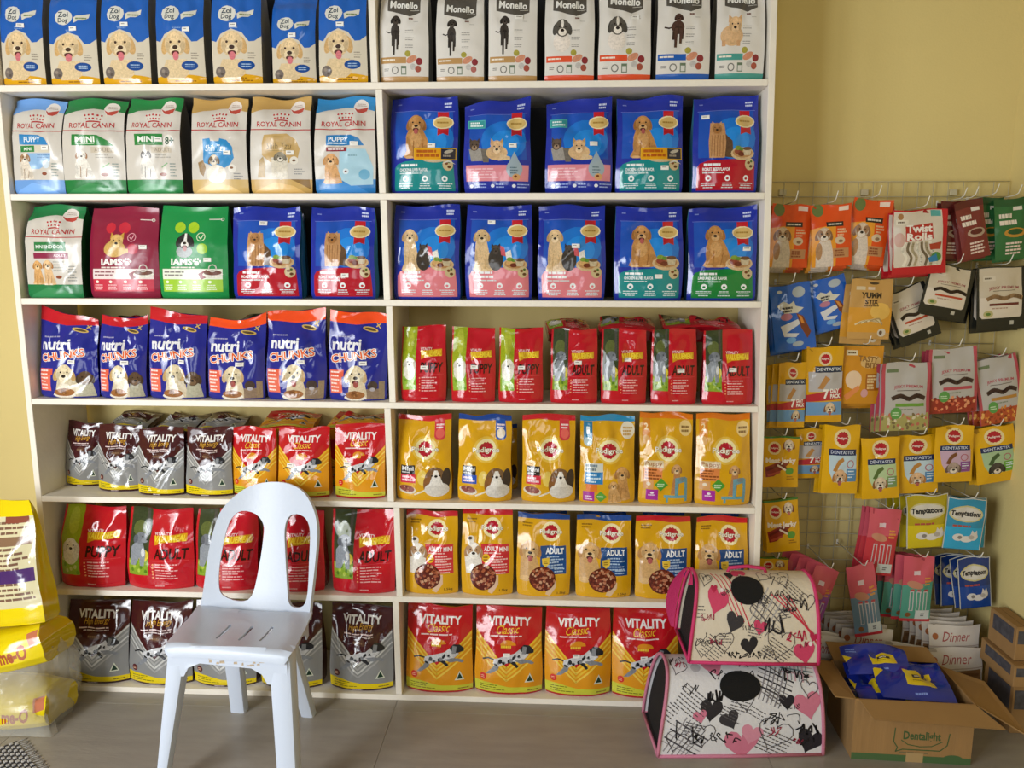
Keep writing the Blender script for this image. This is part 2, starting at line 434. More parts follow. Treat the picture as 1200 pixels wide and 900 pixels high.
def body_mesh(name, S, base, side, material):
    P, Gr, B, Gl = S; nv, nu = P.shape[0]-1, P.shape[1]-1
    ring = np.concatenate([P, Gr[:, None], B, Gl[:, None]], axis=1); m = ring.shape[1]
    V = ring.reshape(-1, 3); F = []; C = []
    for j in range(nv):
        for i in range(m):
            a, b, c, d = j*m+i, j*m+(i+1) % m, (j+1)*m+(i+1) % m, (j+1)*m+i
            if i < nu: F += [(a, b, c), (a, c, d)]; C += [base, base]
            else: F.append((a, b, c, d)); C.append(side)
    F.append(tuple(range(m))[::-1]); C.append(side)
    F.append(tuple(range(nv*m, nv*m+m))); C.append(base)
    me = raw_mesh(name, V, F, True); setcol(me, C)
    # keep front normals identical to the print's
    N = np.zeros((len(V), 3), dtype=np.float32)
    me.materials.append(M(material)); me.set_sharp_from_angle(angle=math.radians(50))
    return me
_stick = {}
def sticker_design(x, y, w, h, asp):
    D = Design((0, 0, 1, 1), 0); D.part = 'price_sticker'
    D.rect(x, y, x+w, y+h, 0xefece6); D.bars(x+w*.15, y+h*.3, w*.7, 1, h*.4, 0x777068, seed=int(x*99)); return D.build()[('price_sticker', 0)]
def make_packet(name, label, cat, group, D, w, h, d, style, seed, loc, rz=0.0, rot=None, sticker=None, body_name='body', hang=False, roll=0.0, **kw):
    S = surface(w, h, d, style, seed, **kw)
    if hang:      # origin at the hanging hole, top centre
        S = tuple(q-np.array([0, 0, h*0.965]) for q in S)
    if roll:
        c, q = math.cos(roll), math.sin(roll); R = np.array([[c, 0, q], [0, 1, 0], [-q, 0, c]])
        S = tuple(k @ R.T for k in S)
    o = empty(name, loc, rz, label, cat, group, rot)
    me = body_mesh(body_name, S, D.base, D.side, D.mat); link(bpy.data.objects.new(body_name, me), o)
    N = grid_normals(S[0])
    for (part, _k), cp in D.build(w, h).items(): lay_print(part, cp, S[0], N, D.mat if part not in ('dog_picture', 'food_picture') else D.mat+'_picture', o)
    if sticker:
        fx, fy = sticker[:2]; sw = 0.024/w; sh = 0.013/h
        lay_print('price_sticker', sticker_design(fx, fy, sw, sh, 1), S[0], N, 'paper_print', o, lift=0.0022)
    return o

# ================================================================== the room
YW = 0.315                                     # back wall plane
XL, XR, YB, ZC = -0.75, 3.31, -4.7, 2.95
def struct(o): return tag(o, kind='structure')
struct(box('wall_back', XL-.1, XR+.1, YW, YW+.1, -.02, ZC, 'wall_paint', c=0))
_wl = empty('wall_left', (XL, 0, 0)); struct(_wl)      # glazed opening between y = -4.4 and y = -1.7
for (a, b, z0, z1) in ((-1.7, YW, -.02, ZC), (YB, -4.4, -.02, ZC), (-4.4, -1.7, 2.5, ZC)):
    box('wall_piece', -.1, 0, a, b, z0, z1, 'wall_paint', _wl, c=0)
struct(box('wall_right', XR, XR+.1, YB, YW, -.02, ZC, 'wall_paint', c=0))
struct(box('ceiling', XL-.1, XR+.1, YB, YW+.1, ZC, ZC+.1, 'ceiling_paint', c=0))
_fr = empty('wall_front', (0, YB, 0)); struct(_fr)     # opening for the added fill lights, between x = .4 and 2.6
for (a, b, z0, z1) in ((XL-.1, .4, 0, ZC), (2.6, XR+.1, 0, ZC), (.4, 2.6, 2.6, ZC), (.4, 2.6, 0, 1.2)):
    box('wall_piece', a, b, -.1, 0, z0, z1, 'wall_paint', _fr, c=0)
_w1 = empty('window_1', (XL-.05, 0, 0)); struct(_w1)
for _y in (-4.4, -3.325, -2.475, -1.74): box('mullion', -.03, .03, _y, _y+.04, 0, 2.5, 'shelf_paint', _w1)
fl = box('floor', XL-.1, XR+.1, YB, YW+.1, -.05, -.003, 'grout', c=0); struct(fl)
_tx = float(atZ(452, 860, 0)[0]); _ty = float(atZ(300, 829, 0)[1]); TS = 1.20
_tv, _tf = box_vf(.0005, TS-.0005, .0005, TS-.0005, -.012, 0, .0005)
_tm = raw_mesh('tile', _tv, _tf, False); _tm.materials.append(M('tile'))
for i in range(-4, 5):
    for j in range(-5, 3):
        x, y = _tx+i*TS, _ty+j*TS
        if x+TS < XL or x > XR or y+TS < YB or y > YW: continue
        o = link(bpy.data.objects.new('tile', _tm), fl); o.location = (x, y, 0)

# ================================================================== shelf unit
ZB = [2.0514, 1.7187, 1.3852, 1.0513, 0.7143, 0.3802, 0.02]     # board tops, highest first
SD = 0.30; BT = 0.020; SW = 2.44
TL, TR = -0.0104, -0.0213                                      # the uprights lean a little
shelf = empty('shelf_unit', (SW/2, SD/2, 0), label='tall cream painted wooden shelf unit with seven decks of pet food bags', cat='shelf unit')
def leaning(name, x0, x1, z0, z1, lean, zref, y0=0.0, y1=SD):
    V, F = box_vf(x0, x1, y0, y1, z0, z1, .0012)
    V = [(x+lean*(z-zref)-SW/2, y-SD/2, z) for (x, y, z) in V]
    return mobj(name, V, F, 'shelf_paint', shelf)
leaning('side_panel', 0, BT, 0, 2.44, TL, 1.0)
leaning('side_panel', SW-BT, SW, 0, 2.44, TR, 1.0)
for k, z in enumerate([2.42]+ZB):
    xa = BT+TL*(z-1)-SW/2+.0005; xb = SW-BT+TR*(z-1)-SW/2-.0005
    V, F = box_vf(xa, xb, -SD/2, SD/2, z-BT, z, .0012); mobj('shelf_board', V, F, 'shelf_paint', shelf)
DIVX = []; DIVQ = []
for k, (px, py) in enumerate([(437.5, 60), (446, 165), (451.5, 295), (458, 415), (456, 535), (466.5, 650), (465.5, 760)]):
    q = atY(px, py, 0); z1 = (2.42 if k == 0 else ZB[k-1])-BT; DIVX.append(float(q[0])); DIVQ.append((float(q[0]), float(q[2])))
    leaning('divider', q[0]-.0105, q[0]+.0105, ZB[k]+.0005, z1-.0005, -0.014, q[2], y0=.001, y1=SD-.01)
# dark boards added behind the three upper decks to keep the gaps near black
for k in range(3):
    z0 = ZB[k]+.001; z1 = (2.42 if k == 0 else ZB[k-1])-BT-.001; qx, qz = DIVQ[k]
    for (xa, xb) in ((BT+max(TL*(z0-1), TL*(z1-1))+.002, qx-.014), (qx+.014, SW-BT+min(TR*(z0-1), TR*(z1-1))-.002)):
        V, F = box_vf(xa-SW/2, xb-SW/2, SD/2-.008, SD/2-.002, z0, z1, .0008); mobj('added_dark_back', V, F, 'gap_black', shelf)
def bay(row, left):
    """clear x range of a bay, over the bay's height"""
    z0 = ZB[row-1]; z1 = (2.42 if row == 1 else ZB[row-2])-BT; qx, qz = DIVQ[row-1]; zs = (z0, z1)
    if left: return max(BT+TL*(z-1) for z in zs)+.002, min(qx-.0105-.014*(z-qz) for z in zs)-.002
    return max(qx+.0105-.014*(z-qz) for z in zs)+.002, min(SW-BT+TR*(z-1) for z in zs)-.002

# ================================================================== print helpers
def tint(c, f): return tuple(min(1, x*f) for x in lin(c))
def fur_strokes(D, cx, cy, rx, ry, col, n, seed, ln):
    """short tapering strands, one item"""
    rnd = random.Random(seed); T = []
    for k in range(n):
        a = rnd.uniform(0, 6.28); q = math.sqrt(rnd.random()); x = cx+rx*q*math.cos(a); y = cy+ry*q*math.sin(a); d = rnd.uniform(-.35, .35)*ln
        T.append([(x-ln*.09, y), (x+ln*.09, y), (x+d, y+ln*rnd.uniform(.7, 1.2))])
    D._add(T, col)
def dog_face(D, cx, cy, r, fur, ear, muz, nose=0x2b2220, tongue=None, ears='drop', mask=None):
    if ears == 'drop':
        D.ell(cx-.86*r, cy+.12*r, .34*r, .72*r, ear, 14); D.ell(cx+.86*r, cy+.12*r, .34*r, .72*r, ear, -14)
    else:
        for q in (-1, 1): D.poly([(cx+q*.35*r, cy-.8*r), (cx+q*.9*r, cy-1.35*r), (cx+q*.98*r, cy-.3*r)], ear)
    D.ell(cx, cy, r*.92, r*1.05, fur)
    for q in (-1, 1): D.ell(cx+q*.62*r, cy+.28*r, .22*r, .5*r, tint(fur, .78), q*12, n=10)
    D.ell(cx, cy-.55*r, .42*r, .34*r, tint(fur, 1.14), n=12); fur_strokes(D, cx, cy-.1*r, .7*r, .75*r, tint(fur, .7), 12, int(r*7), .3*r)
    if mask is not None:
        for q in (-1, 1): D.ell(cx+q*.5*r, cy-.1*r, .38*r, .62*r, mask, q*18, n=12)
    D.ell(cx, cy+.48*r, .52*r, .44*r, muz)
    if tongue is not None:
        D.ell(cx, cy+.74*r, .36*r, .2*r, 0x5a2e2c); D.ell(cx+.03*r, cy+.98*r, .26*r, .34*r, tongue)
    D.ell(cx, cy+.28*r, .24*r, .18*r, nose, n=10)
    for q in (-1, 1): D.ell(cx+q*.40*r, cy-.16*r, .11*r, .11*r, nose, n=8)
def dog_sit(D, x, y, w, h, fur, ear, muz, tongue=None, chest=None, face=1, hr=.19, mask=None, ears='drop'):
    cx = x+w*.42; r = h*hr
    D.poly([(cx-r*.8, y+h*.28), (cx+r*.7, y+h*.28), (x+w*.80, y+h*.55), (x+w*.96, y+h*.85), (x+w, y+h*.97), (x+w*.7, y+h), (x+w*.1, y+h),
            (x, y+h*.96), (x+w*.12, y+h*.8), (x+w*.10, y+h*.5)], fur)
    if chest is not None: D.ell(cx, y+h*.56, r*.7, h*.2, chest)
    D.ell(x+w*.78, y+h*.82, w*.16, h*.13, tint(fur, .8), -20, n=12); D.ell(x+w*.16, y+h*.68, w*.07, h*.18, tint(fur, .8), n=10)
    fur_strokes(D, cx, y+h*.58, w*.30, h*.22, tint(fur, .68), 16, int(h*3), h*.07); fur_strokes(D, cx, y+h*.56, w*.24, h*.2, tint(fur, 1.25), 12, int(h*5), h*.06)
    D.line([(x+w*.36, y+h*.6), (x+w*.33, y+h*.97)], w*.03, ear); D.line([(x+w*.66, y+h*.66), (x+w*.6, y+h*.97)], w*.03, ear)
    D.ell(x+w*.2, y+h*.97, w*.14, h*.03, muz); D.ell(x+w*.58, y+h*.97, w*.14, h*.03, muz)
    dog_face(D, cx, y+h*.19, r, fur, ear, muz, tongue=tongue, mask=mask, ears=ears)
def dog_stand(D, x, y, w, h, fur, dark, muz, tail=True):
    """front view: hind legs behind, deep chest, two front legs, head above"""
    if tail: D.line([(x+w*.30, y+h*.42), (x+w*.08, y+h*.45), (x-w*.12, y+h*.42)], w*.07, dark)
    for (a, b) in ((.26, .78), (.70, .76)): D.poly([(x+w*a, y+h*.5), (x+w*(a+.13), y+h*.5), (x+w*(a+.10), y+h*b), (x+w*(a-.01), y+h*b)], dark)
    D.ell(x+w*.52, y+h*.42, w*.32, h*.19, fur); D.ell(x+w*.55, y+h*.50, w*.22, h*.12, dark)
    for (a, b) in ((.36, 1.0), (.60, .88)): D.poly([(x+w*a, y+h*.45), (x+w*(a+.17), y+h*.45), (x+w*(a+.13), y+h*b), (x+w*(a+.0), y+h*b)], fur)
    dog_face(D, x+w*.56, y+h*.14, h*.115, fur, dark, muz, nose=0x15110f)
def dog_run(D, x0, y0, x1, y1, seed=1, white=0xcfcfd2, black=0x26272c, grey=0x83868c):
    """spotted dog leaping up to the right"""
    w, h = x1-x0, y1-y0
    q = lambda a, b: (x0+a*w, y0+b*h)
    D.line([q(.0, .50), q(.10, .44), q(.26, .50)], h*.05, black)
    D.poly([q(.24, .62), q(.34, .55), q(.30, .80), q(.16, .97), q(.06, 1.0), q(.10, .92), q(.18, .78)], grey)
    D.poly([q(.22, .46), q(.40, .36), q(.62, .26), q(.74, .10), q(.84, .12), q(.90, .34), q(.80, .48), q(.64, .56), q(.44, .60), q(.30, .70), q(.20, .62)], white)
    D.poly([q(.62, .50), q(.78, .46), q(.94, .54), q(1.0, .62), q(.96, .66), q(.86, .60), q(.74, .62)], grey)
    D.poly([q(.50, .55), q(.62, .54), q(.70, .70), q(.66, .76), q(.60, .66)], black)
    D.poly([q(.72, .12), q(.80, .0), q(.92, .02), q(1.0, .16), q(1.0, .26), q(.88, .30), q(.78, .28)], black)
    D.poly([q(.78, .04), q(.86, .08), q(.84, .32), q(.76, .30)], grey)
    rnd = random.Random(seed)
    for k in range(11):
        a = rnd.uniform(.26, .72); b = .62-.5*(a-.2)+rnd.uniform(-.07, .10)
        D.ell(*q(a, b), w*rnd.uniform(.02, .05), h*rnd.uniform(.03, .07), rnd.choice([black, black, grey]), rnd.uniform(0, 90), n=7)
def kibble(D, cx, cy, r, base, cols, n=46, seed=3, kr=.12):
    rnd = random.Random(seed); D.ell(cx, cy, r, r, base, n=24)
    for k in range(n):
        a = rnd.uniform(0, 6.28); q = r*.92*math.sqrt(rnd.random()); s = r*kr*rnd.uniform(.7, 1.25)
        D.ell(cx+q*math.cos(a), cy+q*math.sin(a), s, s*rnd.uniform(.6, 1), rnd.choice(cols), rnd.uniform(0, 180), n=6)
def plate(D, cx, cy, w, cup=True, meat=0x8f4536):
    D.ell(cx, cy, w*.5, w*.26, 0xd2b48a); D.ell(cx, cy-w*.03, w*.42, w*.19, 0xb98a5a)
    D.ell(cx-w*.18, cy-w*.08, w*.17, w*.12, meat); D.ell(cx-w*.05, cy+w*.02, w*.15, w*.09, 0x6e3222)
    D.ell(cx-w*.2, cy-w*.22, w*.14, w*.09, 0x7f9a3c, n=9); D.ell(cx-w*.05, cy-w*.18, w*.10, w*.07, 0x5f8a34, n=9)
    if cup: D.poly([(cx+w*.02, cy-w*.20), (cx+w*.38, cy-w*.20), (cx+w*.33, cy+w*.06), (cx+w*.08, cy+w*.06)], 0xc9b99a); D.ell(cx+w*.2, cy-w*.20, w*.18, w*.07, 0x6a4a34)
def arcpts(x0, x1, y, dy, n=9): return [(x0+(x1-x0)*k/n, y+dy*(1-(2*k/n-1)**2)) for k in range(n+1)]

# ------------------------------------------------------------------ blue bags with a Labrador head (units: photo pixels x 8)
def d_zoi():
    D = Design((78, -180, 528, 785), 0x2060b8, 0x8b877f)
    BE = 0xd8cdb8
    D.poly([(78, 385), (120, 400), (165, 330), (265, 285), (360, 320), (420, 400), (470, 395), (528, 350), (528, 785), (78, 785)], BE)
    D.poly([(78, 705)]+arcpts(78, 528, 715, -22)+[(528, 785), (78, 785)], 0xdfa51c)
    D.bars(250, 725, 200, 2, 22, 0x8a5a10, seed=4)
    D.bars(410, 500, 70, 3, 22, 0x9a8f80, seed=9)
    D.p('dog_picture')
    D.poly([(175, 560), (370, 560), (385, 690), (330, 735), (180, 735), (135, 650)], 0xdfc69c)
    dog_face(D, 266, 420, 112, 0xe0c498, 0xd0a870, 0xe8d2ac, 0x45332d, 0xd67880)
    D.ell(152, 672, 48, 50, 0x756b66); D.ell(140, 660, 18, 16, 0x94877c, n=7); D.ell(166, 690, 16, 14, 0x5c524d, n=7)
    D.p('logo')
    D.ell(225, 145, 86, 74, 0xdcdad0, n=12)
    D.text('Zoi', 172, 92, 268, 142, 0x2b3b4c, .02); D.text('Dog', 172, 150, 268, 206, 0x2b3b4c, .02)
    D.poly([(320, 150), (350, 132), (400, 128), (470, 110), (462, 155), (420, 178), (370, 180), (328, 200)], 0xd9d6c8)
    D.bars(345, 152, 100, 1, 30, 0x7a8a5a, th=14, seed=2)
    D.ell(393, 615, 76, 42, 0x1c4a92); D.bars(335, 602, 116, 2, 20, 0xa8c4e0, seed=8, al=.5)
    D.p('front_print'); D.bars(225, 262, 120, 2, 12, 0x8fb2de, seed=3, al=.5)
    return D
def d_monello(kind):
    band = {'black': 0xb98f58, 'shih': 0xe0512c, 'brown': 0x1f5cb4, 'pom': 0x4a9c92}[kind]
    D = Design((20, -120, 515, 772), 0xe0dbd4, 0xa9a7a0, mat='film_satin')
    D.poly([(98, -120), (440, -120), (436, 142), (330, 182), (215, 150), (100, 125)], 0x57524b)
    D.rect(34, 545, 292, 600, band); D.bars(50, 562, 150, 1, 30, 0xf2e8d8, th=14, seed=5)
    D.rect(20, 715, 515, 772, band)
    for k in range(3): D.bars(285, 306+k*66, 106, 2, 18, 0x8f8b86, seed=11+k, th=6)
    D.bars(320, 195, 60, 1, 20, 0x6a3a2a, th=14, seed=3); D.bars(370, 228, 66, 1, 16, 0xa8a39c, th=5, seed=4)
    D.line([(340, 128), (425, 122)], 4, 0xd8d4cc)
    D.bars(64, 645, 54, 2, 14, 0x5a5650, seed=6); D.ring(176, 660, 30, 9, 0x7c7a74); D.rect(238, 622, 292, 700, 0x6a7a64); D.rect(246, 645, 284, 692, 0xd8d6d0)
    D.p('food_picture')
    D.ell(308, 515, 30, 28, 0xaaa044); D.ell(345, 565, 56, 30, 0xd08e70, -25); D.ell(422, 583, 32, 32, 0x8a2c34)
    D.ell(358, 630, 30, 28, 0xc4c0bc); D.ell(410, 650, 30, 30, 0xa85444)
    D.p('logo'); D.text('Monello', 128, 38, 412, 108, 0xf2f0ea, .03, rot=-3)
    D.p('dog_picture')
    if kind == 'black': dog_stand(D, 110, 165, 140, 360, 0x3a342f, 0x2a2522, 0x4e453e)
    elif kind == 'brown': dog_stand(D, 110, 190, 190, 300, 0x4e352c, 0x3c2922, 0x63473b)
    elif kind == 'shih':
        D.ell(190, 420, 85, 88, 0xe8ddd2); dog_face(D, 195, 290, 78, 0x5b564f, 0x4b4741, 0xefe6da); D.ell(195, 250, 14, 40, 0xe9e2d8)
    else:
        D.ell(175, 390, 112, 90, 0xd9b184); D.rect(80, 430, 115, 480, 0xcf9f70); D.rect(225, 430, 260, 480, 0xcf9f70)
        dog_face(D, 205, 300, 70, 0xdfb788, 0xd5a878, 0xe4bf94, ears='up')
    return D
# ------------------------------------------------------------------ white bags with crown (100 x 165)
def d_crown(top, bottom=None, kind='mini', side=0x67645f):
    D = Design((0, 0, 100, 165), 0xd2cbc1, side, mat='film_satin'); bottom = top if bottom is None else bottom; RED = 0xb3252a
    D.poly([(0, 0), (100, 0), (100, 25), (80, 21), (50, 19), (20, 22), (0, 28)], top)
    D.rect(0, 141, 100, 165, bottom); D.poly([(0, 165), (12, 158), (40, 146), (70, 152), (92, 165)], tuple(min(1, c*1.25+.02) for c in lin(bottom)))
    D.ell(77, 18, 12.5, 12.5, 0xe6ddd6); D.poly([(65, 20), (72, 24), (89, 19), (87, 26), (80, 30), (72, 29)], 0xb9473c); D.bars(70, 13, 16, 2, 3, 0xb09a90, seed=5)
    D.p('logo')
    for k in range(5): D.ell(39+k*6.2, 31-1.6*(1-abs(k-2)/2), 1.7, 1.7, RED, n=8)
    for k in range(5): D.ell(41+k*5.2, 37-1.2*(1-abs(k-2)/2), 1.6, 1.6, RED, n=8)
    D.line([(42, 42), (47, 41), (52, 40.7), (57, 41), (62, 42)], 2.2, RED)
    D.text('ROYAL CANIN', 11, 43.5, 85, 52.5, RED, .012, arc=-1)
    D.line([(0, 56), (30, 57), (60, 58), (100, 57)], 1.6, RED)
    D.p('front_print')
    if kind in ('mini', 'mini8'):
        D.poly([(17, 63), (60, 65), (75, 74), (84, 83), (17, 82)], 0x2f8440) if kind == 'mini' else D.rect(17, 63, 69, 82, 0x2f8440)
        D.text('MINI', 24, 67, 56, 77, 0xeef2ea, .03); D.rect(24, 79, 55, 79.8, 0xdfe8dc)
        if kind == 'mini8': D.ell(80, 74, 10, 10, 0xe4e0d8); D.text('8+', 73, 68, 90, 81, 0x3c5a48, .03)
        D.rect(48, 85, 84, 95, 0xc9bca8); D.text('ADULT', 54, 87.5, 82, 93, 0x8c7f70)
        D.bars(55, 98, 28, 2, 4, 0xa8a298, seed=4); D.bars(80, 113, 14, 5, 5, 0x8f9a94, seed=8)
        D.line([(66, 120), (76, 113)], 2, 0x7fae78); D.ell(68, 132, 6, 3, 0x8d4a34)
    elif kind == 'puppy_mini':
        D.poly([(16, 62), (55, 64), (70, 70), (76, 81), (16, 80)], 0x2f86c4); D.text('PUPPY', 25, 66.5, 60, 76, 0xe6f0f6, .02)
        D.rect(17, 82, 47, 93, 0x2f8440); D.text('MINI', 24, 85, 41, 90.5, 0xe8efe4, .03); D.rect(48, 82, 76, 93, 0xd5cdb8)
        D.poly([(22, 95), (80, 95), (74, 112), (54, 122), (30, 122)], 0x8fb7df); D.bars(52, 97, 26, 3, 4.5, 0x6f93bf, seed=2)
        D.ell(68, 114, 7, 7, 0xd8e4ee); D.bars(78, 112, 16, 5, 5, 0x8f9a94, seed=8); D.ell(64, 130, 5, 3, 0x8d4a34)
    elif kind == 'shih_puppy':
        D.poly([(22, 72), (36, 71), (37, 76), (52, 76), (53, 71), (66, 74), (76, 86), (78, 104), (70, 116), (60, 122), (50, 122), (22, 112)], 0x2f8cc8)
        D.text('Shih Tzu', 26, 82, 64, 93, 0xeaf3f8, .01, .2); D.rect(33, 95, 56, 96, 0xbfdcee)
        D.ell(74, 122, 7, 7, 0xe8e2d8); D.ell(73, 121, 3, 2, 0x8a5a34); D.bars(76, 130, 16, 3, 4.5, 0x8f8f8f, seed=4)
    elif kind == 'shih_adult':
        D.poly([(24, 66), (62, 64), (76, 74), (82, 90), (78, 106), (62, 114), (34, 112), (20, 100), (20, 80)], 0xc2a065)
        D.text('Shih Tzu', 28, 79, 68, 90, 0x7d6a44, 0, .2); D.rect(30, 92, 66, 92.8, 0x9a854f); D.rect(40, 69, 56, 70, 0x9a854f)
        D.ell(72, 109, 7, 7, 0xe4ddd0); D.ell(72, 109, 3, 2, 0x6a4a34); D.bars(72, 123, 18, 3, 4, 0x8f8f8f, seed=4)
        D.poly([(66, 141), (96, 141), (98, 158), (84, 150)], 0x8e6c38)
    elif kind == 'puppy_vet':
        D.poly([(42, 90), (84, 90), (96, 120), (96, 150), (60, 152), (40, 140)], 0xa9cfe0)
        D.poly([(20, 67), (60, 66), (74, 72), (82, 84), (20, 84)], 0x2479b8); D.text('PUPPY', 24, 70, 56, 77.5, 0xf0f4f8, .02); D.bars(23, 79, 36, 1, 4, 0xd8e8f4, seed=5, th=2.4)
        D.rect(20, 87, 54, 94, 0x8d2b36); D.bars(23, 89, 28, 1, 4, 0xe6d6d6, seed=6, th=2.6); D.ell(52, 128, 5, 5, 0xdde8ee); D.ell(52, 128, 2, 1.5, 0x7a4030)
        D.ell(82, 133, 9, 9, 0x6fb0d2); D.bars(56, 100, 20, 1, 5, 0x7aa0b0, seed=3)
    elif kind == 'indoor':
        D.rect(18, 66, 74, 82, 0x2d7a44); D.text('MINI INDOOR', 21, 71, 70, 77.5, 0xe6eee6, .02); D.rect(16, 85, 78, 95, 0x8c2748); D.text('ADULT', 54, 87.5, 74, 92, 0xeed8de, .01)
        D.bars(52, 100, 26, 4, 5, 0xaaa79e, seed=4); D.bars(78, 108, 18, 6, 5, 0x8f8f8a, seed=8); D.ell(62, 128, 6, 3, 0x8d4a34)
    D.p('dog_picture')
    if kind == 'puppy_mini': dog_sit(D, 14, 94, 30, 47, 0xe2d6c6, 0x9b7654, 0xece4d8, mask=0xa8825f)
    if kind == 'mini': dog_sit(D, 18, 89, 34, 50, 0xe8e2d8, 0x9d7350, 0xf0ebe2, hr=.16)
    if kind == 'mini8': dog_sit(D, 24, 88, 34, 52, 0xe3ddd3, 0x4a423c, 0xefe9df, hr=.15, mask=0x5a5048)
    if kind == 'shih_puppy':
        D.ell(46, 132, 18, 16, 0xe8e0d2); dog_face(D, 42, 108, 9, 0xd9cbb6, 0x6e5a44, 0xeae0d0, mask=0x7a654c); D.poly([(12, 112), (22, 108), (27, 122), (22, 136), (16, 130)], 0x9b7c52)
    if kind == 'shih_adult':
        D.poly([(12, 138), (16, 108), (22, 102), (26, 118), (24, 138)], 0xb79a68); D.poly([(36, 135), (36, 104), (62, 104), (62, 138), (50, 142)], 0xd9d0bf)
        dog_face(D, 50, 103, 8.5, 0x8d8470, 0x6c6454, 0xe4dccd)
    if kind == 'puppy_vet': dog_sit(D, 14, 99, 32, 50, 0xdba770, 0xc08a52, 0xe8c194, hr=.21)
    if kind == 'indoor':
        dog_sit(D, 12, 99, 22, 42, 0xd7a468, 0xb8803f, 0xe8c796); dog_sit(D, 32, 98, 24, 44, 0xe0b98a, 0xa8703c, 0xeedfcb)
    return D
# ------------------------------------------------------------------ blue bags with a gold oval (100 x 140)
def d_oval(kind):
    BL = 0x1c2f9e
    D = Design((0, 0, 100, 140), BL, 0x3a7896)
    panel = {'teal': 0x178a8c, 'teal_banner': 0x178a8c, 'green': 0x15803a, 'red': 0xb3162c, 'pink': 0xe0808a, 'pink_pair': 0xe08c98}[kind]
    D.poly([(8, 22), (92, 22), (94, 90), (8, 90)], 0x1a50b4); D.ell(60, 62, 34, 30, 0x1b74cf); D.ell(62, 66, 22, 20, 0x2288de)
    D.rect(6, 21, 95, 21.6, 0x6f86d8); D.bars(80, 8, 16, 2, 4.5, 0xc8d2f2, seed=3, th=2.6); D.bars(9, 9, 6, 1, 4, 0x7f8fd0, seed=2)
    if kind == 'pink_pair':
        D.rect(4, 98, 97, 122, panel); D.bars(10, 103, 50, 4, 4.2, 0xf2c4cc, seed=7, th=1.8)
        for k in range(3): D.ell(12+k*32, 129, 3, 2.6, 0xe6ebf8, n=9); D.bars(17+k*32, 126, 18, 2, 4, 0x9db0e8, seed=20+k, th=1.6)
        D.p('logo'); D.rect(5, 30, 32, 43, 0x4fb2b0); D.rect(6.5, 31.5, 30.5, 41.5, 0x3a9a9c); D.bars(9, 33, 20, 2, 4.5, 0xe4f4f2, seed=4, th=2.6)
        D.ell(76, 104, 12, 13, 0x9fb0bc); D.poly([(66, 99), (76, 78), (86, 99)], 0x9fb0bc); D.bars(70, 101, 12, 3, 4, 0x5f7684, seed=9, th=1.8); D.ell(79, 116, 6, 5, 0xd8a26c); D.ell(78, 115, 2.4, 2, 0x7a3a22, n=7)
    else:
        D.poly([(6, 104), (10, 98), (22, 94), (60, 92), (94, 95), (96, 136), (6, 136)], panel)
        for k in range(3): D.ell(23+k*29, 119, 4.4, 4.4, 0xeef2f4, n=12); D.ell(23+k*29, 119.5, 2.2, 1.8, panel, n=8); D.bars(12+k*29, 125.5, 22, 3, 3, 0xd6e2e6, seed=20+k, th=1.4, al=.5)
        D.bars(16, 98, 40, 1, 5, 0xf2f4f6, seed=31, th=3.4)
        cap = {'teal': 'CHICKEN & LIVER FLAVOR', 'teal_banner': 'CHICKEN & LIVER FLAVOR', 'green': 'LAMB AND RICE FLAVOR', 'red': 'ROAST BEEF FLAVOR', 'pink': None}[kind]
        if cap: D.text(cap, 14, 104, 56, 108.5, 0xf2f4f6, .03)
        else: D.bars(14, 104, 34, 1, 5, 0xf2f4f6, seed=33, th=3.6)
        D.bars(14, 110.5, 40, 1, 4, 0xd0e0e0, seed=34, th=1.6)
    D.p('dog_picture')
    if kind in ('teal', 'teal_banner', 'green'):
        f = 0xc08a50
        dog_sit(D, 20, 28, 44, 62, f, 0xa06c38, 0xd8ac78, tongue=0xb8605c if kind != 'green' else None, chest=0xd0a068)
        if kind != 'teal_banner': plate(D, 74, 84, 40)
        else: D.ell(66, 91, 18, 5, 0xcdb897)
    if kind == 'red':
        D.poly([(44, 52), (58, 66), (60, 90), (40, 88)], 0x5f4632)
        D.poly([(25, 40), (46, 40), (49, 66), (47, 90), (24, 90), (23, 66)], 0xc08f60)
        for k in range(5): D.line([(28+k*4, 58), (27+k*4.2, 88)], 1, 0x96683e)
        dog_face(D, 35, 48, 8, 0xb07d4e, 0xc89a68, 0xa8723f, ears='up'); plate(D, 74, 84, 36)
    if kind == 'pink':
        dog_sit(D, 12, 34, 30, 64, 0xd9b98c, 0xc09a66, 0xead0a8, hr=.16)
        D.ell(46, 80, 11, 17, 0x3f3833); dog_face(D, 46, 66, 7, 0x4a423c, 0x2f2a27, 0x554b44, ears='up')
        D.poly([(52, 60), (58, 62), (62, 76), (54, 74)], 0xcf5a66); D.poly([(60, 70), (68, 66), (70, 78), (62, 82)], 0xe8e4dc)
        plate(D, 74, 88, 36, meat=0xd0a468)
    if kind == 'pink_pair':
        D.poly([(8, 74), (26, 72), (32, 92), (12, 92)], 0x9a948c); dog_face(D, 16, 68, 8, 0x5b4a3e, 0x403833, 0x9b8068, ears='up')
        D.poly([(26, 74), (40, 74), (38, 94), (30, 94)], 0x6e675f); D.ell(50, 80, 16, 11, 0xd5b184); D.poly([(56, 82), (70, 86), (70, 90), (52, 92)], 0xd9bb92); dog_face(D, 50, 72, 10, 0xd9b084, 0xc79a68, 0xe8caa2, ears='up')
    D.p('logo')
    y = 18 if kind == 'pink_pair' else 20
    x = 78 if kind != 'pink_pair' else 80
    D.rect(x-8, y+2, x+8, y+30, 0xc4202c)
    D.poly([(x-8, y+30), (x-8, y+37), (x, y+34), (x+8, y+37), (x+8, y+30)], 0xb31c28)
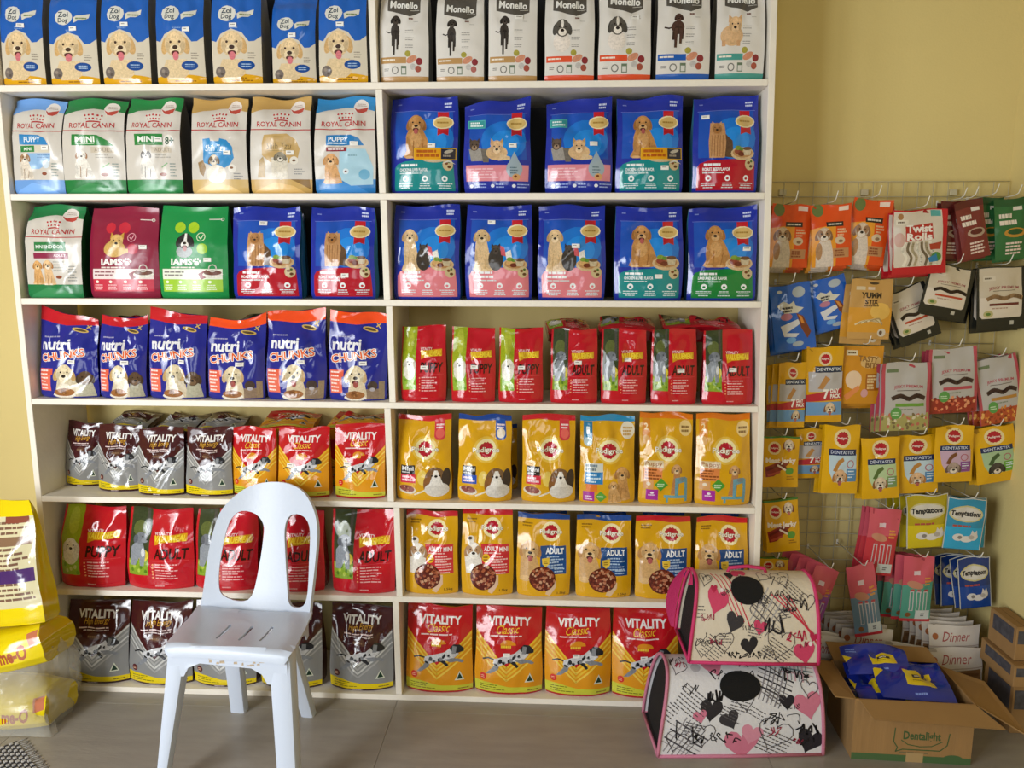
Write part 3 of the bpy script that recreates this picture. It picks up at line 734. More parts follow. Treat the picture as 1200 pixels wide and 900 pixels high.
    D.ell(x, y+18, 15.5, 9.5, 0xefe0b4, n=14); D.ell(x, y+18, 13.5, 7.8, 0xd9b870, -6, n=14); D.bars(x-9, y+16.5, 18, 1, 4, 0xa8833c, seed=6, th=2.4)
    if kind != 'pink_pair': D.ell(86, 99, 7.6, 8.4, 0xcdb98e); D.ell(84, 97, 2.6, 2.2, 0x7a4426, n=7); D.ell(88, 102, 2.8, 2.2, 0x5f3a22, n=7); D.ell(88, 95, 2, 1.8, 0x4e6a2c, n=7)
    if kind == 'teal_banner':
        D.rect(36, 75, 98, 92, 0xe6b21e); D.rect(37, 76, 76, 91, 0xe0a018); D.rect(76, 76, 97, 91, 0x2a2838); D.bars(40, 78, 34, 2, 6, 0xb45a10, seed=5, th=4)
        D.ell(87, 80, 7, 2.4, 0xb9b0a0, -15, n=9); D.bars(79, 85, 15, 1, 5, 0x9a8f80, seed=7, th=2.6); D.poly([(77, 98), (87, 92), (97, 98), (87, 95)], 0xd8d4cc)
    return D
# ------------------------------------------------------------------ matte bags with a paw word-mark (100 x 134)
def d_paw(green):
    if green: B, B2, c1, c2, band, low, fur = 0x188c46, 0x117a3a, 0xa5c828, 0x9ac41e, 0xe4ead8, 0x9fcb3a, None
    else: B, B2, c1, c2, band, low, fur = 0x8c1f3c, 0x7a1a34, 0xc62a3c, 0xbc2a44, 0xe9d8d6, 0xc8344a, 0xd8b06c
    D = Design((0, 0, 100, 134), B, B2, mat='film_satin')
    D.line([(75, 19), (92, 19)], 1.2, 0xe6e0d8); D.ring(93, 19, 2, 1, 0xe6e0d8, 10)
    D.rect(6, 91, 93, 107, band); D.rect(6, 106, 93, 124, low); D.bars(9, 94, 44, 2, 5, 0x8f8a84 if green else 0x9a6a70, seed=3, th=2.6)
    for k in range(4): D.ell(13+k*21, 110, 2.6, 2.2, 0xeef2e2, n=8); D.bars(7+k*21, 114, 16, 3, 3, 0xe2ecd0 if green else 0xe8b0b4, seed=11+k, th=1.5, al=.5)
    for (x, y, r) in ((32, 31, 7.8), (52, 31, 8.2), (66, 62, 7.6)): D.ell(x, y, r, r*1.02, c1 if x < 60 else c2); D.line([(x-r*.5, y+r*.3), (x+r*.5, y-r*.4)], .8, c2)
    D.ring(64, 45, 6, 1.2, 0xd8e8c0 if green else 0xe0a0ac, 14); D.line([(61, 45), (64, 48), (67, 42)], 1.4, 0xd8e8c0 if green else 0xe0a0ac)
    D.p('dog_picture')
    if green:
        D.ell(40, 66, 12, 9, 0x9aa0a0); dog_face(D, 41, 51, 11, 0x2c2b2c, 0x1f1e1f, 0xe8e4de, tongue=0xa85a54); D.poly([(40, 40), (43, 40), (44, 52), (39, 52)], 0xece8e2)
    else:
        D.ell(40, 62, 16, 12, 0xcfa860); D.poly([(46, 60), (60, 62), (60, 67), (46, 72)], 0xd8b474); dog_face(D, 43, 51, 10, fur, 0xc8983f, 0xe2c488, ears='up')
    D.p('logo'); D.text('IAMS', 20, 76, 52, 86, 0xf2f0ea, .04)
    D.ell(58, 83, 3.4, 3.2, 0xf2f0ea, n=10)
    for (x, y) in ((53.8, 79.6), (56.4, 77), (60, 77), (62.8, 80)): D.ell(x, y, 1.6, 1.8, 0xf2f0ea, n=8)
    D.bars(20, 88, 44, 1, 3, 0xe2d8d0, seed=9, th=2)
    D.p('food_picture'); D.poly([(60, 98), (72, 92), (78, 100), (64, 107)], 0x8e3a40); D.ell(80, 99, 13.5, 5.4, 0xe6e0d4); D.ell(80, 96.5, 12, 3.8, 0x6e4030); D.ring(80, 90, 5, 1.6, 0xd8d4c8, 12)
    return D
# ------------------------------------------------------------------ navy bags (units: photo pixels x 7.06)
def d_chunks(orange):
    top = 0xf0501c if orange else 0xc41c28
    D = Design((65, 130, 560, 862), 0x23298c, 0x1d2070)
    D.poly([(65, 130), (560, 130), (560, 215), (300, 232), (65, 212)], top)
    D.rect(78, 606, 190, 800, 0xe8705a); D.rect(78, 606, 205, 660, 0xe06048)
    for k in range(6): D.bars(86, 618+k*31, 96, 1, 24, 0xf8e2d8, seed=40+k, th=13)
    D.p('dog_picture')
    if orange:
        D.poly([(260, 700), (385, 700), (415, 850), (230, 850)], 0xd6c4a4); dog_face(D, 308, 648, 78, 0xdccba8, 0xc4a478, 0xe6d8b8, tongue=0xa0504a)
        D.poly([(400, 760), (520, 760), (535, 850), (400, 850)], 0x8e7864); D.ell(450, 735, 42, 40, 0x4b3d38); D.rect(500, 700, 545, 850, 0x9a8468); D.ell(450, 765, 22, 16, 0xb8b0b4)
    else:
        D.poly([(250, 700), (400, 700), (430, 850), (220, 850)], 0xd2c4a8); dog_face(D, 305, 650, 76, 0xdccca8, 0xc09c64, 0xeadcc0)
        D.poly([(420, 730), (520, 730), (545, 850), (410, 850)], 0xb4b09a); dog_face(D, 465, 690, 58, 0x5f4a38, 0x46362a, 0x7a6048)
    D.ell(300, 835, 95, 30, 0xe4ddd0); D.ell(300, 812, 85, 34, 0x9a6438); kibble(D, 300, 805, 30, 0x8a5a30, [0xb07a44, 0x7a4a26], 10, 4, .3)
    D.p('logo'); D.text('nutri', 98, 352, 352, 444, 0xeeeef2, .03)
    D.text('CHUNKS', 84, 452, 478, 530, 0xf4efe8, .07, rot=8); D.text('CHUNKS', 90, 457, 472, 525, 0xe8642a, .015, rot=8)
    D.ell(420, 272, 66, 20, 0xcfae5a, 14, n=12); D.ell(420, 272, 50, 11, 0x5c4a2e, 14, n=10); D.line([(470, 250), (505, 225)], 10, 0xcfae5a); D.line([(475, 225), (500, 262)], 9, 0xcfae5a)
    D.bars(110, 326, 150, 1, 20, 0x9a98b8, seed=6, th=11)
    return D
# ------------------------------------------------------------------ red value bags: picture strip at the left (100 x 160)
def d_value(puppy, tall=160):
    k = tall/160
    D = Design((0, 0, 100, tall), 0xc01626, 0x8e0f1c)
    D.p('dog_picture')
    if puppy:
        D.poly([(4, 0), (36, 0), (33, 70*k), (36, 132*k), (4, 136*k), (2, 60*k)], 0x98a820); D.ell(20, 30*k, 9, 26*k, 0xaeb83a)
        D.rect(4, 96*k, 35, 134*k, 0x8fb43c)
        for j in range(8): D.ell(7+j*3.6, (104+(j*37 % 26))*k, 2.6, 3.4, (0xc2cf86, 0x6f9a2e)[j % 2], n=7)
        D.ell(20, 92*k, 14, 22*k, 0xe2e0d2); dog_face(D, 20, 78*k, 12, 0xe6e2d4, 0xd4cebc, 0xefece2)
    else:
        D.poly([(4, 0), (38, 0), (36, 130*k), (4, 132*k)], 0x38432a); D.ell(20, 40*k, 12, 16*k, 0x5e6836); D.rect(29, 0, 34, 60*k, 0x4c4a42)
        D.rect(4, 100*k, 36, 131*k, 0x86a430); D.ell(28, 92*k, 8, 12*k, 0xd6c23c)
        for j in range(8): D.ell(7+j*3.6, (106+(j*37 % 22))*k, 2.4, 3.2, (0xaec04e, 0x587f22)[j % 2], n=7)
        D.poly([(8, 76*k), (14, 66*k), (26, 64*k), (31, 84*k), (30, 112*k), (24, 112*k), (22, 96*k), (16, 112*k), (7, 112*k)], 0x8e949c)
        D.ell(22, 58*k, 10, 11*k, 0x777c84); D.ell(14, 60*k, 4, 8*k, 0x5f646c); D.ell(29, 62*k, 5.4, 4.4*k, 0x8a8f97); D.ell(33, 60.5*k, 1.8, 1.6*k, 0x202226, n=7); D.ell(25, 55*k, 1.3, 1.3*k, 0x202226, n=7); D.ell(27, 86*k, 3, 9*k, 0xd8dadc)
    D.p('logo'); D.text('VITALITY', 44, 45*k, 70, 50.5*k, 0xf0dcdc, .02)
    D.poly([(44, 52*k), (92, 48*k), (92, 62*k), (56, 65*k), (46, 70*k)], 0xd89a18); D.text('VALUEMEAL', 45, 51*k, 91, 63*k, 0xf4d83a, .03, .15)
    D.p('front_print')
    D.text('PUPPY' if puppy else 'ADULT', 44, 76*k, 94, 98*k, 0x300a0e, .03, .15)
    for j in range(5): D.ell(43, (109+j*6.6)*k, 1.5, 1.5, 0xf0a070, n=7)
    D.bars(47, 107*k, 40, 6, 5.6*k, 0xe9b0b0, seed=12, th=2.2*k)
    D.line([(42, 102*k), (94, 101*k)], .6, 0xd84a54); D.bars(46, 151*k, 14, 1, 5, 0xe0a0a0, seed=2, th=2)
    return D
# ------------------------------------------------------------------ leaping-dog bags (units: photo pixels x 6.667, 535 x 735)
def d_leap(brown):
    x0, x1, y0, y1 = 60, 595, 55, 790
    if brown: B, V, ch, low, foot = 0x45191e, 0x45191e, 0xb6b5b2, 0xe2c80c, 0x3a1418
    else: B, V, ch, low, foot = 0xdc9018, 0xc01822, 0xefc030, 0xc9c93a, 0xb0141c
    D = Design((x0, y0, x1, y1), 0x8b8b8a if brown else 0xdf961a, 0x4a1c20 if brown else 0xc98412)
    D.poly([(x0, y0), (x1, y0), (x1, 260), (325, 545), (300, 545), (x0, 245)], V)
    for k in range(4):
        o = 34+k*44; wd = 15
        D.line([(x0+4, 235+o), (312, 520+o*.82), (x1-4, 250+o)], wd, (0xc9c8c4 if brown else 0xe6bc34) if k % 2 == 0 else (0xa6a5a2 if brown else 0xecc84a))
    D.poly([(x0, 672), (180, 680), (330, 715), (x1, 722), (x1, y1-22), (x0, y1-22)], low); D.rect(x0, y1-24, x1, y1, foot)
    D.bars(98, 700, 200, 3, 20, 0x6f6a18, seed=3, th=7); D.bars(480, 742, 90, 1, 20, 0x7a6a18, seed=6, th=9)
    if brown: D.bars(250, y1-17, 130, 1, 14, 0xcfc0c0, seed=8, th=10)
    D.poly([(495, 590), (530, 670), (455, 672)], 0xd8dcc8); D.poly([(494, 606), (518, 660), (470, 662)], 0x1f3a2a)
    D.ell(130, 630, 26, 30, 0xcf2a1e if not brown else 0x5a2a2c); D.bars(112, 622, 36, 2, 14, 0xf0c0a0, seed=7, th=6)
    if not brown: D.ell(325, 355, 64, 36, 0xd98a20); D.poly([(258, 358), (392, 358), (392, 388), (258, 388)], V); D.bars(266, 360, 116, 1, 26, 0xe6c43a, seed=4, th=20)
    else: D.ell(325, 355, 60, 30, 0x5c3a30); D.bars(266, 352, 116, 1, 26, 0x8a6a50, seed=4, th=16)
    D.bars(178, 285, 300, 1, 20, 0xf0d8d8, seed=5, th=10)
    if brown: D.bars(220, 306, 220, 1, 20, 0xd8c8c8, seed=15, th=9)
    D.p('dog_picture'); dog_run(D, 125, 362, 530, 605, 5)
    D.p('logo'); D.text('VITALITY', 160, 138, 508, 210, 0xf0ece8, .035, arc=0)
    D.text('High Energy' if brown else 'Classic', 215 if brown else 228, 205, 440 if brown else 415, 272, 0xdfa83a if brown else 0xf2c838, .0, .45, rot=4)
    return D
# ------------------------------------------------------------------ yellow bags with a red rosette (100 x 160)
def rosette(D, cx, cy, r, word=True, wscale=1.75, ring=0xf3e6b0):
    D.ell(cx, cy, r*1.35, r*1.35, ring, n=20)
    pts = []
    for k in range(28):
        a = 2*math.pi*k/28; q = r*(1.0 if k % 2 == 0 else .88); pts.append((cx+q*math.cos(a), cy+q*math.sin(a)))
    D.poly(pts, 0xb2182c)
    if word: D.text('Pedigree', cx-r*wscale, cy-r*.36, cx+r*wscale, cy+r*.50, 0x9c8450, .05); D.text('Pedigree', cx-r*wscale*.98, cy-r*.34, cx+r*wscale*.985, cy+r*.47, 0xf7f3e8, .012)
    else: D.text('Pedigree', cx-r*.8, cy-r*.2, cx+r*.8, cy+r*.25, 0xf4e8e0, .02)
def d_rose(kind):
    Y = 0xd9a316
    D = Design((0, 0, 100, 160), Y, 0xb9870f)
    top = {'mini_red': 0xc92430, 'mini_blue': 0x1a4496, 'pups': 0x2a8ec0, 'puppy': 0xe07818, 'small': 0xc01c2a, 'adult': 0x1c4690, 'adult_red': 0xc81c28}[kind]
    D.poly([(0, 0), (100, 0), (100, 10), (60, 12), (30, 9), (0, 10)], top)
    if kind in ('mini_red', 'mini_blue', 'pups', 'puppy'):
        D.ell(53, 63, 24, 24, 0xe4bc48)
        D.p('logo'); rosette(D, 53, 63, 14.5); D.p('front_print')
    if kind in ('mini_red', 'mini_blue'):
        tag_c = 0xd23a48 if kind == 'mini_red' else 0x2456b0
        D.poly([(70, 8), (88, 8), (90, 40), (86, 46), (74, 46), (70, 40)], tag_c); D.ell(80, 34, 8, 9, 0xe6d8c0 if kind == 'mini_blue' else 0xe6685e); D.bars(73, 17, 14, 2, 5, 0xf2dcdc, seed=2, th=3)
        D.rect(8, 93, 34, 110, 0x232024); D.text('Mini', 10, 95, 32, 103, 0xf0f0f0, .02); D.bars(10, 105, 22, 1, 4, 0xc8c8c8, seed=3, th=2.4)
        D.rect(8, 110, 36, 126, 0xcf2c44 if kind == 'mini_red' else 0x2450b4); D.bars(11, 113, 22, 2, 6, 0xf0d0d6, seed=4, th=3.6)
        D.ell(48, 116, 9, 14, 0xe6c860)
        D.p('food_picture'); D.ell(20, 139, 17, 8, 0xd8d0be, 8); D.ell(20, 137, 14, 6.5, 0x8e4a40, 8); kibble(D, 20, 137, 6, 0x8e4a40, [0xc08a6a, 0x6a2e2a], 8, 5, .3)
        D.line([(34, 148), (48, 142), (56, 138)], 3, 0xe6dcc2)
        D.p('dog_picture'); D.ell(72, 122, 20, 26, 0x7c5a3a); D.ell(90, 120, 8, 22, 0x3c2e2a, 8); D.ell(58, 128, 8, 16, 0x8a5c34); D.ell(74, 138, 22, 14, 0xd8d2ca)
        D.poly([(70, 102), (76, 102), (86, 130), (60, 130)], 0xe9e4dc); D.ell(73, 113, 3, 2.4, 0x201c1c, n=8); D.ell(66, 112, 1.6, 1.6, 0x201c1c, n=7); D.ell(80, 112, 1.6, 1.6, 0x201c1c, n=7)
    elif kind == 'pups':
        D.rect(6, 10, 22, 48, 0x2a7ca8); D.text('1', 11, 20, 17, 34, 0xe4eef4, .02); D.ell(14, 48, 8, 8, 0xb8d0d8); D.ell(87, 26, 13, 16, 0xe8e0cc); D.bars(78, 20, 18, 3, 6, 0xc8a060, seed=2, th=3.6)
        D.rect(8, 86, 42, 102, 0xd8dcd4); D.bars(10, 88, 30, 2, 7, 0x6a7a84, seed=3, th=4.6); D.rect(9, 102, 42, 124, 0x2a80c0); D.bars(12, 106, 26, 3, 6, 0xd0e4f0, seed=4, th=3)
        D.rect(12, 124, 32, 138, 0xe07828); D.rect(7, 138, 27, 156, 0xa82c98); D.poly([(28, 147), (38, 137), (50, 147), (38, 157)], 0x5aa03c); D.bars(10, 146, 14, 2, 5, 0xe6c8e2, seed=5, th=2.4); D.bars(32, 146, 12, 1, 5, 0xd8ecc8, seed=6, th=2.4)
        D.p('dog_picture'); dog_sit(D, 66, 92, 26, 62, 0xc9965a, 0xa87438, 0xdab07c); dog_sit(D, 50, 118, 26, 40, 0xd2a46a, 0xb08040, 0xe0bc8c)
    elif kind == 'puppy':
        D.rect(5, 10, 20, 48, 0xd98a2a); D.text('2', 9, 18, 16, 30, 0xf4dca8, .02); D.ell(12, 47, 7, 8, 0xe0b070); D.ell(86, 26, 12, 14, 0xe9cc88); D.bars(78, 22, 16, 2, 7, 0x8a6a3a, seed=2, th=4)
        D.rect(8, 82, 44, 94, 0xdcc8a0); D.text('Puppy', 10, 83.5, 42, 93.5, 0xa8744a, .02); D.rect(8, 94, 42, 116, 0xe2884a); D.bars(10, 97, 30, 4, 5, 0x8a4a20, seed=3, th=2.8)
        D.rect(8, 117, 26, 132, 0xd8a068); D.ell(17, 123, 4, 3, 0xf0e2cc); D.poly([(40, 112), (53, 124), (40, 136), (28, 124)], 0x4c9c34); D.bars(33, 122, 14, 2, 4, 0xcfe6bc, seed=6, th=2.2); D.rect(13, 133, 35, 152, 0xa82c9c); D.bars(17, 142, 14, 1, 4, 0xe6c8e2, seed=5, th=2.4); D.ell(24, 139, 3.4, 2.2, 0xf0e4f0, n=8)
        D.p('dog_picture'); D.poly([(64, 104), (76, 104), (72, 140), (58, 142)], 0xb88050); dog_face(D, 69, 97, 8.5, 0xd0a070, 0x9a683c, 0xe2c6a0)
        D.poly([(66, 112), (86, 110), (88, 118), (72, 122), (72, 146), (66, 146)], 0x6a9cae); D.rect(46, 143, 88, 148, 0x6aa4b6); D.rect(84, 112, 89, 154, 0x6a9cae); D.rect(50, 148, 54, 156, 0x6aa4b6)
        D.ell(79, 114, 6, 4, 0x7a8890, n=8)
    elif kind == 'small':
        D.bars(9, 17, 20, 2, 5, 0x8a6414, seed=2, th=2.4); D.p('logo'); rosette(D, 60, 33, 13.5, wscale=1.6); D.p('front_print')
        D.rect(38, 62, 92, 118, 0xcf3038); D.text('ADULT MINI', 44, 67, 90, 76, 0xf6ecea, .03); D.bars(44, 78, 46, 1, 4, 0xf0b8b4, seed=3, th=2.4)
        D.bars(58, 84, 32, 5, 5, 0xf0c0bc, seed=4, th=2.6); D.ell(48, 89, 7.4, 8.4, 0xe9b828); D.bars(43, 86, 10, 2, 5, 0x8a5a18, seed=5, th=2.4); D.bars(66, 110, 24, 2, 5, 0xf0c0bc, seed=6, th=2.4)
        D.text('1.5kg', 74, 147, 90, 153, 0x6a4a14, .02)
        D.poly([(60, 120), (72, 120), (72, 138), (60, 156), (52, 152)], 0xe0bda0)
        D.p('dog_picture'); D.poly([(6, 80), (38, 78), (42, 110), (34, 118), (10, 118)], 0xe4ddd2); D.ell(18, 56, 7, 8, 0xe4dccf); D.ell(16, 53, 5, 3, 0x4a3a30, n=8); dog_face(D, 24, 76, 15, 0xe9e2d8, 0xa9805a, 0xf0ebe2, mask=0xb08a64)
        D.p('food_picture'); kibble(D, 43, 124, 25, 0x5c2018, [0xa4583a, 0xb87a5a, 0x7a2e22, 0xc89a78], 64, 7)
    else:
        D.bars(9, 17, 20, 2, 5, 0x8a6414, seed=2, th=2.4); D.p('logo'); rosette(D, 64, 34, 13.5, wscale=1.6); D.p('front_print')
        D.rect(44, 60, 92, 115, 0x1c4a86); D.text('ADULT', 54, 64, 88, 76, 0xf2f4f6, .04); D.bars(56, 80, 32, 5, 5.4, 0xa8c0dc, seed=4, th=2.6); D.poly([(47, 84), (61, 82), (61, 94), (54, 101), (48, 95)], 0xe6c040); D.bars(50, 88, 8, 2, 4, 0x8a6a18, seed=5, th=2)
        D.bars(70, 104, 20, 2, 5, 0xa8c0dc, seed=6, th=2.4); D.text('1.5kg', 76, 150, 92, 156, 0x6a4a14, .02); D.poly([(62, 130), (74, 128), (74, 140), (62, 158), (54, 154)], 0xdcbc98)
        D.p('dog_picture'); D.poly([(8, 78), (36, 78), (46, 112), (40, 128), (6, 128)], 0xcaa06a); D.ell(16, 124, 10, 6, 0xd9b27a); dog_face(D, 25, 68, 17, 0xd2a870, 0xb58248, 0xe0c090, tongue=0xb05a58)
        D.p('food_picture'); kibble(D, 48, 124, 24.5, 0x5c2418, [0xa4583a, 0xb87a5a, 0x7a3222, 0xc89a78], 64, 8)
    return D

# ================================================================== bags on the shelves
def shelf_bag(D, label, group, x0, x1, yt, yb, row, yf=0.015, d=0.09, style='pillow', rz=0, seed=None, name='dog_food_bag', sticker=None, **kw):
    """row 1 = top deck. x0, x1, yt, yb: the bag's front in the photograph, at depth yf behind the shelf edge"""
    zb = ZB[row-1]; A = atY(x0, yb, yf); B = atY(x1, yb, yf); xa, xb = float(A[0]), float(B[0]); lo, hi = bay(row, (xa+xb)/2 < DIVX[row-1])
    m = .010*(xb-xa)*kw.get('wr', 1)+max(0, abs(kw.get('skew', 0))*(xb-xa)); xa, xb = max(xa, lo+m), min(xb, hi-m); w = xb-xa; xc = (xa+xb)/2
    lean = kw.get('lean', .03)
    h = 0.3
    for _ in range(4): h = float(atY((x0+x1)/2, yt, yf+lean*h+d*.45)[2])-zb
    room = (2.42 if row == 1 else ZB[row-2])-BT-zb-0.004
    h = min(h, room-.008-abs(kw.get('slant', 0))*w/2)
    seed = seed if seed is not None else int(x0*7+yb*13)
    o = make_packet(name, label, 'pet food', group, D, w, h, d, style, seed, (xc, yf, zb+.0008), rz=math.radians(rz), sticker=sticker, **kw)
    return o
G = 'blue dog food bags on the top deck'
Z = d_zoi()
LZ = 'tall blue Labrador bag standing between two tall blue bags on the top deck'
for (a, b, t, st, L) in ((-6, 52, -22, (.42, .425), 'blue Labrador bag against the left upright on the top deck'), (59, 115, -16, (.46, .43), LZ), (120, 176, -22, (.44, .42), LZ), (184, 240, -22, (.58, .47), LZ),
                         (249, 307, -22, (.38, .43), 'tall blue Labrador bag between a tall one and the shortest one'), (319, 370, -4, (.4, .44), 'shortest blue Labrador bag in the front row of the top deck'), (374, 430, -22, (.38, .425), 'blue Labrador bag beside the white divider on the top deck')):
    shelf_bag(Z, L, G, a, b, t, 97.5, 1, yf=.012 if t < -5 else .03, d=.10, style='box', sticker=st, wr=.9, lean=.02)
for (a, b) in ((62, 112), (188, 236), (322, 366)): shelf_bag(Z, 'blue Labrador bag half hidden behind the front row of the top deck', G, a, b, -14, 92, 1, yf=.15, d=.10, style='box', lean=.02)
for (a, b, t, k, nm, st) in ((442.5, 504, -15, 'black', 'black', None), (511, 569, -9, 'black', 'black', None), (572, 631, -15, 'black', 'black', (.55, .33)),
                    (638, 698, -15, 'shih', 'shih', None), (701, 764, -20, 'shih', 'shih', (.62, .36)), (769, 833, -22, 'brown', 'brown', None), (838, 899, -22, 'pom', 'pom', None)):
    lab = {'black': 'white bag with grey header, tan stripe and standing black dog', 'shih': 'white bag with grey header, orange stripe and sitting shaggy dog',
           'brown': 'white bag with grey header, blue stripe and chocolate brown puppy', 'pom': 'white bag with grey header, teal stripe and fluffy blond puppy'}[nm]
    shelf_bag(d_monello(k), lab, 'white bags with grey headers on the top deck', a, b-2, t, 96.5, 1, yf=.012, d=.11, style='box', sticker=st, wr=1.0, lean=.02)
# --- row 2
GR = 'white bags with a red crown'
for (a, b, t, y, top, bot, kind, lab, st) in (
    (5, 74, 107, 224, 0x6f9fdc, None, 'puppy_mini', 'white bag with red crown, pale blue top band and brown eared puppy', (.62, .50)),
    (75, 147, 110, 227, 0x1f7a3e, None, 'mini', 'white bag with red crown, green band, and terrier under a pointed green flag', None),
    (149, 213, 107, 228, 0x1f8040, None, 'mini8', 'white bag with red crown, green band and round figure 8 badge', (.55, .42)),
    (225, 290, 112, 227, 0xbf9a58, 0xd0b070, 'shih_puppy', 'white bag with red crown, gold bands and bright blue panel', (.6, .56)),
    (294, 365, 112, 227, 0xbf9a58, 0xcaa45e, 'shih_adult', 'white bag with red crown, gold bands and gold panel with long haired dog', (.6, .56)),
    (369, 440, 106, 226, 0x2f86c0, 0x2a7cc0, 'puppy_vet', 'white bag with red crown, bright blue bands and fluffy orange puppy', (.6, .47))):
    shelf_bag(d_crown(top, bot, kind), lab, GR, a, b, t, y, 2, yf=.012, d=.11, style='box', sticker=st, wr=1.2, lean=.02)
GO = 'blue bags with a gold oval badge'
def oval(a, b, t, y, row, kind, lab, st, **kw):
    shelf_bag(d_oval(kind), lab, GO, a, b, t, y, row, d=kw.pop('d', .10), style='pouch', sticker=st, wr=1.3, **kw)
LB = {'teal_banner': 'blue bag with gold oval, golden retriever and orange banner over teal panel',
      'pink_pair': 'blue bag with gold oval, two small dogs and pink stripe',
      'pink': 'blue bag with gold oval, sitting puppy and dark pup above pink panel',
      'teal': 'blue bag with gold oval, golden retriever with bowl above plain teal panel',
      'green': 'blue bag with gold oval and golden retriever above green panel'}
oval(457, 536, 112, 225.5, 2, 'teal_banner', LB['teal_banner'], (.56, .49)); oval(543, 621, 103, 228, 2, 'pink_pair', LB['pink_pair'], (.68, .47), slant=.12)
oval(639, 717, 103, 228, 2, 'pink_pair', LB['pink_pair'], (.66, .46), slant=.10); oval(722, 800, 110, 226, 2, 'teal_banner', LB['teal_banner'], (.66, .72), slant=.05)
oval(812, 889, 103, 222, 2, 'red', 'blue bag with gold oval, long haired terrier and red panel beside the right upright', (.12, .2), slant=.04)
# --- row 3
shelf_bag(d_crown(0x1f7a44, None, 'indoor', 0x1d5c38), 'white bag with red crown, green bands and claret stripe over two small dogs', GR, 28, 96, 236, 347, 3, yf=.012, d=.12, style='box', wr=1.6, lean=.02, skew=.03)
shelf_bag(d_paw(False), 'matte maroon bag with blond puppy, red discs and pink panel', 'matte bags with a paw word-mark', 103, 184, 243, 350, 3, yf=.014, d=.10, style='pouch', wr=.8, lean=.05, sticker=(.75, .42))
shelf_bag(d_paw(True), 'matte green bag with black and white dog and lime discs', 'matte bags with a paw word-mark', 185, 265, 242, 351, 3, yf=.006, d=.10, style='pouch', wr=.8, lean=.05, sticker=(.68, .56))
for (a, b) in ((272, 351), (363, 438)): oval(a, b, 243, 352, 3, 'red', 'blue bag with gold oval, long haired terrier and red panel beside the matte green bag' if a < 300 else 'blue bag with gold oval, long haired terrier and red panel beside the white divider', (.4, .16) if a < 300 else (.5, .72))
for (a, b, st) in ((461, 538, None), (545, 623, (.33, .16)), (630, 709, (.5, .41))): oval(a, b, 241, 352.5, 3, 'pink', LB['pink'], st)
oval(720, 800, 243, 354, 3, 'teal', LB['teal'], (.58, .72)); oval(806, 889, 240, 355, 3, 'green', LB['green'], (.78, .42), slant=.08)
def back_oval(a, b, t, y, row, kind, lab): oval(a, b, t, y, row, kind, lab, None, yf=.158, d=.10)
for (a, b, k) in ((466, 534, 'pink'), (550, 618, 'pink'), (636, 704, 'pink')): back_oval(a, b, 250, 348, 3, k, 'blue bag with pink panel half hidden behind the third deck front row')
for (a, b) in ((282, 352), (372, 436)): back_oval(a+8, b+2, 252, 348, 3, 'teal', 'blue bag with gold oval and teal panel standing behind the long haired terrier bags')
for (a, b, k) in ((464, 532, 'teal'), (548, 616, 'teal'), (644, 712, 'teal'), (728, 794, 'teal'), (818, 880, 'teal')): back_oval(a, b, 122, 224, 2, k, 'blue bag with gold oval standing behind the second deck front row')
for (a, b) in ((724, 796), (812, 880)): back_oval(a, b, 250, 348, 3, 'teal', 'blue bag half hidden behind the golden retriever bags of the third deck')
# --- row 4
GN = 'navy bags of chunks on the fourth deck'
for (a, b, t, y, o, kw, L) in ((40, 111, 362, 468, 0, dict(slant=-.22, skew=-.02), 'navy bag with slanting red top seal against the left upright'), (112.5, 168, 368, 469, 0, dict(slant=.0, sag=.12), 'navy bag with sagging red top seal between two navy bags'),
                            (171, 238, 362, 470, 0, dict(slant=-.16), 'navy bag with red top seal next to an orange topped one'), (240, 308, 370, 470.5, 1, dict(slant=.10, sag=.10), 'navy bag with orange top seal next to a red topped one'),
                            (310, 380, 363, 471, 1, dict(slant=.07), 'navy bag with orange top seal between two orange topped ones'), (383, 452, 366, 471, 1, dict(slant=-.08), 'navy bag with orange top seal beside the white divider')):
    shelf_bag(d_chunks(o), L, GN, a, b, t, y, 4, yf=.012, d=.11, style='pillow', wr=1.8, lean=.05, sticker=(.55, .55), **kw)
GV = 'small red value bags on the fourth deck'
LP = 'small red bag with white puppy on lime green picture strip'; LA = 'small red bag with grey dog on dark green picture strip'
VP, VA = d_value(True), d_value(False)
for (a, b, t, y, D, st) in ((469, 522, 382, 472, VP, (.45, .52)), (528, 580, 384, 473.5, VP, (.45, .50)), (584, 636, 385, 474.5, VP, (.43, .50)),
                        (645, 700, 386, 475, VA, (.5, .42)), (704, 758, 386, 475, VA, (.5, .38)), (763, 817, 386, 475, VA, (.55, .52)), (824, 883, 387, 475, VA, (.5, .5))):
    shelf_bag(D, LP if D is VP else LA, GV, a, b, t, y, 4, yf=.012, d=.08, style='pillow', wr=1.2, lean=.04, sticker=st)
for (a, b, t) in ((648, 700, 394), (706, 760, 394), (766, 815, 394), (826, 880, 394)): shelf_bag(VA, 'small red bag standing behind the grey dog bags', GV, a+3, b-3, t+8, 462, 4, yf=.12, d=.08, style='pillow', wr=1.2, lean=.04)
def heap_bag(D, label, group, x0, x1, y, row, yf, h, d, rx=-74, seed=1, rz=0):
    """bag lying on the bags behind, its foot towards the room; x0, x1, y = lower front edge in the photograph"""
    A = atY(x0, y, yf); B = atY(x1, y, yf); w = float(B[0]-A[0])
    return make_packet('dog_food_bag', label, 'pet food', group, D, w, h, d, 'pillow', seed, (float(A[0]+B[0])/2, yf, float(A[2]+B[2])/2), rot=(math.radians(rx), 0, math.radians(rz)), wr=2.2, lean=0.0)
LH = 'red bag lying on top of the small red bags'
